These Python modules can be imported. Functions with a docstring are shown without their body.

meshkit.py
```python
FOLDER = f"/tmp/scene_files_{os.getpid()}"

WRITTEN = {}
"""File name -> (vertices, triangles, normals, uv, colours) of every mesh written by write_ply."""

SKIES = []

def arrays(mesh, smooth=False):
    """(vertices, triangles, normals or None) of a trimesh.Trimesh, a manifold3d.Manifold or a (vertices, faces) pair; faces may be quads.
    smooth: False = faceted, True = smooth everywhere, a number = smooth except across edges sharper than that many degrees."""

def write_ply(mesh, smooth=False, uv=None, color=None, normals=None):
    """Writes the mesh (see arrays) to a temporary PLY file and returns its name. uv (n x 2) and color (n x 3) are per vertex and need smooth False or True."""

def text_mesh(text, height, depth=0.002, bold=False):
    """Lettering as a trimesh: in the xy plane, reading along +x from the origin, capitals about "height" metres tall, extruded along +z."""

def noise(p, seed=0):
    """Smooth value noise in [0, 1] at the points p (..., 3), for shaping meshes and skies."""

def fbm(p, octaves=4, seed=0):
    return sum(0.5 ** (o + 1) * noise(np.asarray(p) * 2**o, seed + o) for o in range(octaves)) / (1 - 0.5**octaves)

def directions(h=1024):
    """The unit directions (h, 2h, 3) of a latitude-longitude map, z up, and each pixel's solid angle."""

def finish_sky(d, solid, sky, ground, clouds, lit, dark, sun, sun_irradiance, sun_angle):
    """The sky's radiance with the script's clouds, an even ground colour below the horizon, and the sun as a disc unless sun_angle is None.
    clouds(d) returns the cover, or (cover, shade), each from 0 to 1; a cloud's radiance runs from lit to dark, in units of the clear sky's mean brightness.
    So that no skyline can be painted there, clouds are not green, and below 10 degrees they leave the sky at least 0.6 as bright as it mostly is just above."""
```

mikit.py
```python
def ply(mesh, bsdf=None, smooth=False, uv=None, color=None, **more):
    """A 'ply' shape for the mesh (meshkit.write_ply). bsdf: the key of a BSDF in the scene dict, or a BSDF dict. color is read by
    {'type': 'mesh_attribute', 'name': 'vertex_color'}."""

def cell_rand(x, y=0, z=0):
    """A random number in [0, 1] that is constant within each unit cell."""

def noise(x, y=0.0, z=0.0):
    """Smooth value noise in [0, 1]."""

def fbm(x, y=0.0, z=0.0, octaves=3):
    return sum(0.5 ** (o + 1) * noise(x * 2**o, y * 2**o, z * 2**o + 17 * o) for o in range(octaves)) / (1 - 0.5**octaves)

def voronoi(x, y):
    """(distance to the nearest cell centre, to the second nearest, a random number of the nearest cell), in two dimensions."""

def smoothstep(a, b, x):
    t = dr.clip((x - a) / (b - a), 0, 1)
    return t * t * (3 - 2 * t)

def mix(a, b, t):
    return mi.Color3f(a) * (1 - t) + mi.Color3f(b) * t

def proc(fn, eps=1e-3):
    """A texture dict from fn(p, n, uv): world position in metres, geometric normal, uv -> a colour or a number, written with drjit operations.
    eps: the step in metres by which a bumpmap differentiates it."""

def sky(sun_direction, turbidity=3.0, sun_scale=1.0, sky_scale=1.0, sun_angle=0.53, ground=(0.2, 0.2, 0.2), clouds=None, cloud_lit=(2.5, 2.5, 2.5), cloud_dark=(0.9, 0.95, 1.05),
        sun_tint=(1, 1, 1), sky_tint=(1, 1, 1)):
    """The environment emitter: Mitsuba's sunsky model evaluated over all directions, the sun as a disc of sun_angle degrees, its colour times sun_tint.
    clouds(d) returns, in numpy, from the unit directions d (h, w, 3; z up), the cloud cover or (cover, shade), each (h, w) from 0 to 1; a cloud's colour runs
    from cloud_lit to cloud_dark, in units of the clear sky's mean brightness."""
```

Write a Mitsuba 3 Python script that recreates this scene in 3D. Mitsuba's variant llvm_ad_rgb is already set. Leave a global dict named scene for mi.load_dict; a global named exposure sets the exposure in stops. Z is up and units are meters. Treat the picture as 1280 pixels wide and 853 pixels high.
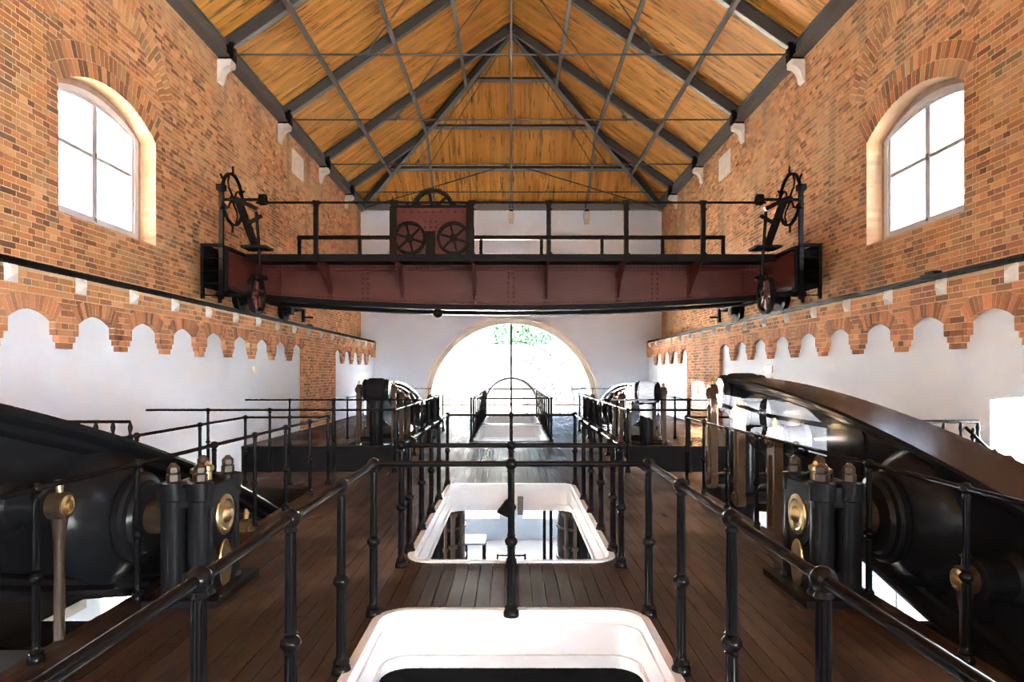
import math, random
import numpy as np, trimesh, shapely
from shapely.geometry import Polygon, box as sbox, Point
from shapely.ops import unary_union
from shapely import affinity
import drjit as dr
import mitsuba as mi
import mikit, meshkit
from mikit import ply, proc, noise, fbm, cell_rand, smoothstep, mix

T = mi.ScalarTransform4f
rng = np.random.default_rng(7)
random.seed(7)
scene, labels = {}, {}

# ------------------------------------------------------------------ camera, sky, sun, exposure
F, CX, CY, CAMZ = 850.0, 641.0, 466.0, 1.6
exposure = 5.62
scene['camera'] = {'type': 'perspective', 'fov': 2 * math.degrees(math.atan(640 / F)), 'fov_axis': 'x',
                   'principal_point_offset_x': (CX - 640) / 1280, 'principal_point_offset_y': (426.5 - CY) / 853,
                   'near_clip': 0.05, 'far_clip': 2000.0,
                   'to_world': T().look_at(origin=[0, 0, CAMZ], target=[0, 1, CAMZ], up=[0, 0, 1])}
SUN = np.array([0.53, 1.0, -0.192]); SUN /= np.linalg.norm(SUN)


def clouds(d):
    f = meshkit.fbm(d * np.array([3, 3, 5.0]), 4, 3)
    return np.clip((f - 0.25) * 2.2, 0, 0.85), np.clip((f - 0.5) * 1.5, 0, 1) * 0.5


scene['sky'] = mikit.sky([-SUN[0], -SUN[1], 0.5], turbidity=4.0, sun_scale=0.0, sky_scale=1.0, clouds=clouds, cloud_lit=(1.62, 1.74, 1.98), cloud_dark=(1.05, 1.16, 1.36), sky_tint=(0.80, 0.97, 1.26),
                         ground=(0.4, 0.37, 0.33))
SUN_POWER = 11.0
scene['sun'] = {'type': 'directional', 'direction': SUN.tolist(), 'irradiance': {'type': 'rgb', 'value': [1.0 * SUN_POWER, 0.96 * SUN_POWER, 0.88 * SUN_POWER]}}


# ------------------------------------------------------------------ materials
def rgb(c):
    return {'type': 'rgb', 'value': list(c)} if isinstance(c, (tuple, list)) else c


def mat(name, c, rough=0.5, two=True, **k):
    b = {'type': 'principled', 'base_color': rgb(c), 'roughness': rough, **k}
    scene[name] = {'type': 'twosided', 'nested': b} if two else b


mat('brick_clay', {'type': 'mesh_attribute', 'name': 'vertex_color'}, 0.85, specular=0.25)
mat('mortar', proc(lambda p, n, uv: mix((0.54, 0.37, 0.22), (0.66, 0.48, 0.31), fbm(p.x * 3, p.y * 3, p.z * 3))), 0.9, specular=0.2)
mat('rough_brick', proc(lambda p, n, uv: mix((0.36, 0.17, 0.085), (0.5, 0.3, 0.16), fbm(p.x * 5 + p.y * 5, p.z * 9))), 0.9, specular=0.2)


def f_plaster(p, n, uv):
    return mix((0.75, 0.835, 0.93), (0.80, 0.885, 0.965), fbm(p.x * 1.3, p.y * 1.3, p.z * 0.8, 4))


mat('plaster', proc(f_plaster), 0.8, specular=0.2)
mat('plaster_cream', (0.84, 0.81, 0.77), 0.8, specular=0.2)


def grain(along, across, k1, k2, seed):
    """Wood: a tone for each board, streaks along it and a few knots."""
    streak = fbm(along * k1, across * k2, seed, 4)
    knot = noise(along * 4.0 + 31 * seed, across * 11.0, seed + 0.5)
    return streak, smoothstep(0.76, 0.86, knot)


def f_ceiling(p, n, uv):
    hip = dr.abs(n.y) > dr.abs(n.x)
    along = dr.select(hip, p.z * 1.2, p.x)
    across = dr.select(hip, p.x, p.y)
    board = cell_rand(dr.floor(across / 0.16 + 0.5), dr.select(hip, 3.0, dr.select(p.x > 0, 1.0, 2.0)), 5)
    s, knot = grain(along + board * 30, across, 1.1, 30.0, 3.0)
    big = fbm(along * 0.9, across * 1.3 + 9, 2.0, 3)
    c = mix((0.42, 0.15, 0.020), (0.80, 0.41, 0.085), dr.clip(0.55 * s + 0.45 * board + 0.5 * (big - 0.5), 0, 1))
    c = mix(c, (0.19, 0.065, 0.015), smoothstep(0.57, 0.78, fbm(along * 2.2 + board * 11, across * 14, 7.0, 3)) * 0.75)
    return mix(c, (0.07, 0.028, 0.01), knot * 0.85)


mat('pine_board', proc(f_ceiling), 0.6, specular=0.3)


def f_floor(p, n, uv):
    col = dr.floor(p.x / 0.1 + 0.5)
    board = cell_rand(col, dr.floor((p.y + 3 * cell_rand(col, 4, 4)) / 3.1), 9)
    s, knot = grain(p.y + board * 17, p.x, 1.4, 40.0, 5.0)
    wear = fbm(p.x * 0.9, p.y * 0.7, 4.0, 4)
    c = mix((0.012, 0.0070, 0.0055), (0.036, 0.021, 0.0155), dr.clip(0.5 * s + 0.5 * board, 0, 1))
    c = mix(c, (0.085, 0.060, 0.047), smoothstep(0.5, 0.75, wear) * 0.6)
    return mix(c, (0.012, 0.007, 0.005), knot * 0.7)


mat('floor_board', proc(f_floor), {'type': 'proc', **{k: v for k, v in proc(lambda p, n, uv: 0.36 + 0.24 * fbm(p.x * 6, p.y * 2.0, 1.0, 3)).items() if k != 'type'}}, specular=0.3)
mat('joist', (0.012, 0.009, 0.007), 0.8, specular=0.1)
mat('bronze_dark', (0.030, 0.018, 0.011), 0.4, specular=0.3)
mat('stone_floor', proc(lambda p, n, uv: mix((0.52, 0.49, 0.45), (0.66, 0.63, 0.58), fbm(p.x * 1.5, p.y * 1.5))), 0.6)
mat('steel_grey', (0.045, 0.044, 0.044), 0.5, specular=0.5)
mat('steel_mid', (0.085, 0.083, 0.082), 0.5)
mat('steel_light', (0.15, 0.147, 0.145), 0.45, specular=0.5)
mat('rail_black', (0.003, 0.003, 0.0035), 0.16, specular=0.12)
mat('engine_black', proc(lambda p, n, uv: mix((0.005, 0.0054, 0.0066), (0.0095, 0.010, 0.0115), fbm(p.x * 2, p.y * 2, p.z * 2))), 0.2, specular=0.11)
mat('iron_dull', (0.004, 0.004, 0.0045), 0.45, specular=0.08)
mat('red_oxide', proc(lambda p, n, uv: mix((0.058, 0.013, 0.010), (0.092, 0.022, 0.017), fbm(p.x * 2, p.y * 2, p.z * 2.5, 4))), 0.42, specular=0.22)
mat('rivet_red', (0.028, 0.008, 0.007), 0.4)
mat('brass', (0.66, 0.50, 0.26), 0.3, metallic=1.0)
mat('bronze', proc(lambda p, n, uv: mix((0.04, 0.022, 0.011), (0.085, 0.048, 0.024), fbm(p.x * 9, p.y * 9, p.z * 5))), 0.42, specular=0.3)
mat('copper', (0.42, 0.17, 0.08), 0.35, metallic=0.9)
mat('stone_white', proc(lambda p, n, uv: mix((0.55, 0.51, 0.46), (0.76, 0.73, 0.68), fbm(p.x * 7, p.y * 7, p.z * 7))), 0.7)
mat('white_enamel', (0.60, 0.625, 0.655), 0.25, specular=0.4)
mat('frame_white', (0.50, 0.50, 0.51), 0.4)
mat('casing_brown', proc(lambda p, n, uv: mix((0.20, 0.13, 0.10), (0.42, 0.31, 0.25), fbm(p.y * 6, p.z * 6, p.x))), 0.8)
mat('frame_cream', (0.70, 0.62, 0.49), 0.5)
mat('muntin_grey', (0.12, 0.125, 0.13), 0.5)
mat('sand_ground', proc(lambda p, n, uv: mix((0.44, 0.40, 0.34), (0.56, 0.52, 0.46), fbm(p.x * 0.5, p.y * 0.5))), 0.9)
mat('render_white', (0.42, 0.41, 0.40), 0.8)
mat('sill_grey', (0.36, 0.38, 0.36), 0.7)
mat('sign_red', (0.7, 0.12, 0.06), 0.5)
mat('sign_white', (0.85, 0.85, 0.85), 0.5)
mat('bark', (0.09, 0.06, 0.04), 0.9)
scene['glass_sheet'] = {'type': 'thindielectric'}
scene['leaf_green'] = {'type': 'principledthin', 'base_color': {'type': 'rgb', 'value': [0.035, 0.10, 0.045]}, 'roughness': 0.5, 'diff_trans': 0.8}


# ------------------------------------------------------------------ mesh helpers
def mk(v, f):
    return trimesh.Trimesh(np.asarray(v, float), np.asarray(f), process=False)


def cat(*ms):
    ms = [m for m in (ms[0] if len(ms) == 1 and isinstance(ms[0], (list, tuple)) else ms)]
    return trimesh.util.concatenate(ms)


BOXF = np.array([[0, 2, 3], [0, 3, 1], [4, 5, 7], [4, 7, 6], [0, 1, 5], [0, 5, 4], [2, 6, 7], [2, 7, 3], [0, 4, 6], [0, 6, 2], [1, 3, 7], [1, 7, 5]])


def bx(x0, x1, y0, y1, z0, z1):
    v = [[x, y, z] for x in sorted((x0, x1)) for y in sorted((y0, y1)) for z in sorted((z0, z1))]
    return mk(v, BOXF[:, ::-1])


def frame_to(d):
    d = np.asarray(d, float); d = d / np.linalg.norm(d)
    a = np.cross(d, [0, 0, 1.0] if abs(d[2]) < 0.95 else [1.0, 0, 0]); a /= np.linalg.norm(a)
    return a, np.cross(d, a), d


def lathe(profile, n=24, p0=(0, 0, 0), axis=(0, 0, 1), flute=None):
    """profile: (radius, height) from start to end; flute(h) gives the depth of n/4 flutes."""
    a, b, d = frame_to(axis)
    th = np.arange(n) * 2 * np.pi / n
    rows = []
    for r, h in profile:
        rr = np.full(n, r)
        if flute is not None:
            rr = rr * (1 - flute(h) * (np.arange(n) % 4 == 0))
        rows.append(np.asarray(p0) + np.outer(rr * np.cos(th), a) + np.outer(rr * np.sin(th), b) + h * d)
    v = np.vstack(rows + [[np.asarray(p0) + profile[0][1] * d, np.asarray(p0) + profile[-1][1] * d]])
    f = []
    m = len(profile); i = np.arange(n); j = (i + 1) % n
    for k in range(m - 1):
        f += [np.stack([k * n + i, k * n + j, (k + 1) * n + j], 1), np.stack([k * n + i, (k + 1) * n + j, (k + 1) * n + i], 1)]
    f += [np.stack([j, i, i * 0 + m * n], 1), np.stack([(m - 1) * n + i, (m - 1) * n + j, i * 0 + m * n + 1], 1)]
    return mk(v, np.vstack(f))


def cyl(p0, p1, r, n=16, r1=None):
    p0, p1 = np.asarray(p0, float), np.asarray(p1, float)
    L = np.linalg.norm(p1 - p0)
    return lathe([(r, 0), (r if r1 is None else r1, L)], n, p0, p1 - p0)


def ball(c, r, n=16, sq=1.0):
    m = n // 2
    return lathe([(max(r * math.sin(math.pi * k / m), 1e-4), -r * sq * math.cos(math.pi * k / m)) for k in range(m + 1)], n, c)


def bar(p0, p1, w, h, up=(0, 0, 1)):
    """A straight bar with a w (sideways) by h (along up) section."""
    p0, p1, up = (np.asarray(x, float) for x in (p0, p1, up))
    d = (p1 - p0) / np.linalg.norm(p1 - p0)
    s = np.cross(d, up); s /= np.linalg.norm(s)
    u = np.cross(s, d)
    v = [p + s * a * w / 2 + u * b * h / 2 for p in (p0, p1) for a in (-1, 1) for b in (-1, 1)]
    m = mk(v, BOXF[:, ::-1])
    if m.volume < 0:
        m.invert()
    return m


def ibeam(p0, p1, w, h, up=(0, 0, 1), t=0.02):
    p0, p1, up = (np.asarray(x, float) for x in (p0, p1, up))
    d = (p1 - p0) / np.linalg.norm(p1 - p0)
    s = np.cross(d, up); s /= np.linalg.norm(s)
    u = np.cross(s, d)
    o = u * (h / 2 - t / 2)
    return bar(p0, p1, t * 0.8, h - 2 * t, u), bar(p0 + o, p1 + o, w, t, u), bar(p0 - o, p1 - o, w, t, u)


def extr(poly, t, frame=None):
    """Polygon(s) extruded by t; frame maps local (x, y, z) to the world: 3 columns and an origin."""
    gs = [g for g in getattr(poly, 'geoms', [poly]) if g.geom_type == 'Polygon' and g.area > 1e-7]
    m = cat([trimesh.creation.extrude_polygon(g, t, engine='earcut') for g in gs])
    if frame is not None:
        A, o = np.array(frame[0], float).T, np.asarray(frame[1], float)
        M = np.eye(4); M[:3, :3] = A; M[:3, 3] = o
        m.apply_transform(M)
    return m


def side_frame(side, x):
    """Local (u, v, w) = (along Y, up, into the room) on the plane X = side * x."""
    return ([[0, 1, 0], [0, 0, 1], [-side, 0, 0]], [side * x, 0, 0])


def mirror(m):
    m = m.copy()
    M = np.diag([-1.0, 1, 1, 1]); m.apply_transform(M)
    if m.volume < 0:
        m.invert()
    return m


def rotx(m, t, c):
    """Tilt about the X axis through c so that dz/dy = t."""
    m = m.copy()
    m.apply_transform(trimesh.transformations.rotation_matrix(math.atan(t), [1, 0, 0], c))
    return m


def spoked_wheel(c, r, w, axis, nsp=6, rim=0.06, hub=0.07, sp=0.03, curved=0.0, n=32):
    """A wheel as (rim, spokes, hub): a rim of square section, nsp spokes, a hub."""
    a, b, d = frame_to(axis)
    c = np.asarray(c, float)
    ring = lathe([(r - rim, -w / 2), (r, -w / 2), (r, w / 2), (r - rim, w / 2), (r - rim, -w / 2)], n, c, d)
    ring.update_faces(np.arange(len(ring.faces)) < len(ring.faces) - 2 * n)
    spokes = []
    for k in range(nsp):
        th = 2 * math.pi * k / nsp + 0.3
        pts = [c + (hub * 0.8 + (r - rim * 0.6 - hub * 0.8) * q) * (math.cos(th + curved * math.sin(q * math.pi)) * a + math.sin(th + curved * math.sin(q * math.pi)) * b) for q in ((0, 1) if not curved else (0, .25, .5, .75, 1))]
        spokes += [bar(p, q, sp, w * 0.5, d) for p, q in zip(pts, pts[1:])]
    return ring, cat(spokes), cyl(c - d * w * 0.7, c + d * w * 0.7, hub, 16)


# ------------------------------------------------------------------ scene helpers
COUNT = {}


def numbered(k):
    n = COUNT.get(k, 0); COUNT[k] = n + 1
    return k if n == 0 else f'{k}_{n:03d}'


def part(parent, name, mesh, m, smooth=False, label=None, kind=None):
    k = numbered(parent + '__' + name)
    scene[k] = mesh if isinstance(mesh, dict) else ply(mesh, m, smooth)
    if label or kind:
        labels[k] = {a: b for a, b in (('label', label), ('kind', kind)) if b}
    return k


def thing(name, label, cat_, group=None):
    k = numbered(name)
    labels[k] = {'label': label, 'category': cat_}
    if group:
        labels[k]['group'] = group
    return k


def solo(name, mesh, m, label, cat_, smooth=False, group=None):
    k = thing(name, label, cat_, group)
    scene[k] = ply(mesh, m, smooth)
    return k


def struct(name, mesh, m, label=None, smooth=False):
    scene[name] = ply(mesh, m, smooth)
    labels[name] = {'kind': 'structure', **({'label': label} if label else {})}
    return name


def at(d, x, y, z):
    return {**d, 'to_world': T().translate([float(x), float(y), float(z)])}


# ------------------------------------------------------------------ dimensions of the hall
XU, XW, XA = 6.40, 5.85, 5.77          # upper brick wall, lower plaster wall, arcade front
YB, YF = 28.9, -19.0                   # back wall, front wall behind the camera
ZL, ZF = 2.85, -5.5                    # ledge, lower storey floor
EAVE, PITCH = 8.85, 0.70               # underside of the boards at the walls
YH = 22.76                             # end of the ridge, where the hip begins
WIN_Y, WIN_H = 10.93, 1.32
WSILL, WSPR, WCROWN = 3.89, 5.73, 6.16
NAME = {-1: 'left', 1: 'right'}


def seg_arch(u, half, v0, vs, vc):
    """An opening with a segmental arch: half width, sill, springing, crown."""
    rise = vc - vs
    R = (half ** 2 + rise ** 2) / (2 * rise)
    a = math.asin(min(1, half / R))
    pts = [(u + R * math.sin(t), vc - R + R * math.cos(t)) for t in np.linspace(a, -a, 25)]
    return Polygon([(u - half, v0), (u + half, v0)] + pts), R, a


def ring_poly(u, v, r0, r1, a0, a1):
    t = np.linspace(a0, a1, max(3, int(abs(a1 - a0) / 0.12) + 2))
    return Polygon([(u + r0 * math.sin(x), v + r0 * math.cos(x)) for x in t] + [(u + r1 * math.sin(x), v + r1 * math.cos(x)) for x in t[::-1]])


# ------------------------------------------------------------------ brick laying
PAL = np.array([[0.52, 0.25, 0.11], [0.57, 0.315, 0.14], [0.42, 0.18, 0.10], [0.60, 0.38, 0.195], [0.33, 0.14, 0.085], [0.22, 0.115, 0.08], [0.55, 0.28, 0.13], [0.30, 0.20, 0.13]])
PALW = np.array([0.22, 0.17, 0.17, 0.13, 0.12, 0.05, 0.11, 0.03])
COURSE, PIT, JOINT = 0.085, 0.143, 0.015
LDIR = np.array([-0.4, -0.5, 0.77])


def brick_colours(n, u, v, seed, red=0.0):
    r = np.random.default_rng(seed)
    k = r.choice(len(PAL), n, p=PALW / PALW.sum())
    c = PAL[k] * (0.68 + 0.32 * r.random((n, 1))) * np.array([1.0, 0.93, 0.84])
    tan = np.clip((meshkit.fbm(np.stack([u * 0.8, v * 1.2, u * 0 + seed], 1), 3, 5) - 0.52) * 4, 0, 1)[:, None] * 0.55
    c = c * (1 - tan) + np.array([0.52, 0.33, 0.17]) * tan
    dark = np.clip((meshkit.fbm(np.stack([u * 1.7, v * 0.35, u * 0 + seed + 7], 1), 4, 9) - 0.58) * 5, 0, 1)[:, None] * 0.6
    c = c * (1 - dark) + np.array([0.15, 0.10, 0.07]) * dark
    if red:
        c = c * (1 - red) + np.array([0.40, 0.16, 0.085]) * c.mean(1, keepdims=True) / 0.2 * red
    return c


def to_side(side, x, u, v, w):
    return np.stack([side * x - side * w, u, v], -1)


VARIANTS = {}


def brick_variant(side, ln, ht, dp, ci):
    k = (side, round(ln, 3), round(ht, 3), ci)
    if k not in VARIANTS:
        u = np.array([-ln / 2, ln / 2, ln / 2, -ln / 2]); v = np.array([-ht / 2, -ht / 2, ht / 2, ht / 2]); e = 0.004
        q = np.concatenate([to_side(side, 0, u, v, 0 * u - 0.01), to_side(side, 0, u, v, 0 * u + dp - e), to_side(side, 0, u * (1 - 2 * e / ln), v * (1 - 2 * e / ht), 0 * u + dp)])
        f = []
        for b in (0, 4):
            for i in range(4):
                j = (i + 1) % 4
                f += [[b + i, b + j, b + 4 + j], [b + i, b + 4 + j, b + 4 + i]]
        f += [[8, 9, 10], [8, 10, 11], [0, 2, 1], [0, 3, 2]]
        m = mk(q, f)
        if m.volume < 0:
            m.invert()
        VARIANTS[k] = ply(m, 'brick_clay', False, color=np.tile(COLS[ci], (len(m.vertices), 1)))
    return VARIANTS[k]


COLS = np.vstack([np.outer(s, p).reshape(-1, 3) for p in PAL * np.array([1.0, 0.93, 0.84]) for s in (0.7, 0.84, 1.0)])


class Courses:
    """The bricks of one wall; the 300 that show largest become parts, the rest one mesh of all its pieces."""

    def __init__(self, holder, side, seed, red=0.0, deep=0.01):
        self.h, self.side, self.seed, self.red, self.deep = holder, side, seed, red, deep
        self.rect, self.polys = [], []

    def rows(self, region, x, u0, u1, v0, v1, dp=0.003):
        r = np.random.default_rng(self.seed + int(v0 * 100))
        bs = []
        for k in range(int(round((v1 - v0) / COURSE))):
            v = v0 + k * COURSE
            step = PIT if k % 2 else 2 * PIT
            off = 0 if k % 2 else PIT / 2
            us = np.arange(u0 - off, u1, step) + (r.random() - 0.5) * 0.02
            ln = step - JOINT
            bs += [(u + JOINT / 2, v + JOINT / 2, u + JOINT / 2 + ln, v + COURSE - JOINT / 2) for u in us]
        bs = np.array(bs)
        g = shapely.box(bs[:, 0], bs[:, 1], bs[:, 2], bs[:, 3])
        shapely.prepare(region)
        inside, touch = shapely.contains(region, g), shapely.intersects(region, g)
        for b in bs[inside]:
            self.rect.append((x, *b, dp + r.random() * 0.0025))
        for q in shapely.intersection(g[touch & ~inside], region):
            for s in getattr(q, 'geoms', [q]):
                if s.geom_type == 'Polygon' and s.area > 0.0012:
                    self.polys.append((x, s, dp + r.random() * 0.0025))

    def ring(self, x, u, v, r0, r1, a0, a1, dp=0.004, w=0.118, jt=0.024):
        n = max(3, int(round((r0 + r1) / 2 * (a1 - a0) / w)))
        es = np.linspace(a0, a1, n + 1)
        for a, b in zip(es, es[1:]):
            g0, g1 = jt / 2.0 / r0, jt / 2.0 / r1
            pts = [(u + rr * math.sin(t), v + rr * math.cos(t)) for rr, t in ((r0 - .003, a + g0), (r0 - .003, b - g0), (r1 - .004, b - g1), (r1 - .004, a + g1))]
            self.polys.append((x, Polygon(pts), dp + rng.random() * 0.003))

    def build(self, most=300):
        s = self.side
        R = np.array(self.rect)
        px = CX + F * s * R[:, 0] / np.maximum(R[:, 1], 0.1)
        py = CY - F * (R[:, 2] - CAMZ) / np.maximum(R[:, 1], 0.1)
        seen = (px > 0) & (px < 1280) & (py > 0) & (py < 853)
        sizes = np.where(seen, (R[:, 3] - R[:, 1]) / R[:, 1] ** 3, 0)
        pick = np.argsort(-sizes)[:most]
        one = np.zeros(len(R), bool); one[pick] = True
        c = brick_colours(len(R), R[:, 1], R[:, 2], self.seed, self.red)
        for i in np.where(one)[0]:
            x, a, b, e, d, dp = R[i]
            ci = int(np.argmin(((COLS - c[i]) ** 2).sum(1)))
            part(self.h, 'brick', at(brick_variant(s, e - a, d - b, 0.012, ci), s * x - s * (dp - 0.012), (a + e) / 2, (b + d) / 2), None)
        Q, C = R[~one], c[~one]
        us = np.stack([Q[:, 1], Q[:, 3], Q[:, 3], Q[:, 1]], 1); vs = np.stack([Q[:, 2], Q[:, 2], Q[:, 4], Q[:, 4]], 1)
        w0, w1 = np.full_like(us, -0.01), np.repeat(Q[:, 5:6], 4, 1)
        pts = np.concatenate([np.stack([s * Q[:, :1] - s * w0, us, vs], -1), np.stack([s * Q[:, :1] - s * w1, us, vs], -1)], 1)
        f0 = []
        for i in range(4):
            j = (i + 1) % 4
            f0 += [[i, j, 4 + j], [i, 4 + j, 4 + i]]
        f0 += [[4, 5, 6], [4, 6, 7]]
        f0 = np.array(f0)
        if s > 0:
            f0 = f0[:, ::-1]
        v = pts.reshape(-1, 3); f = (f0[None] + 8 * np.arange(len(Q))[:, None, None]).reshape(-1, 3); col = np.repeat(C, 8, 0)
        vs_, fs_, cs_ = [v], [f], [col]
        n = len(v)
        if self.polys:
            cen = np.array([p[1].centroid.coords[0] for p in self.polys])
            pc = brick_colours(len(self.polys), cen[:, 0], cen[:, 1], self.seed + 3, self.red)
            for (x, g, dp), cc in zip(self.polys, pc):
                m = extr(g.buffer(0.0015, join_style=2) if self.deep > .02 else g, dp + self.deep, side_frame(s, x + self.deep))
                vs_.append(m.vertices); fs_.append(m.faces + n); cs_.append(np.tile(cc, (len(m.vertices), 1))); n += len(m.vertices)
        k = numbered(self.h + '__brickwork')
        scene[k] = ply(mk(np.vstack(vs_), np.vstack(fs_)), 'brick_clay', False, color=np.vstack(cs_))
        labels[k] = {'kind': 'stuff', 'label': 'bricks of the wall beyond the nearest ones, with arch rings'}


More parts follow.
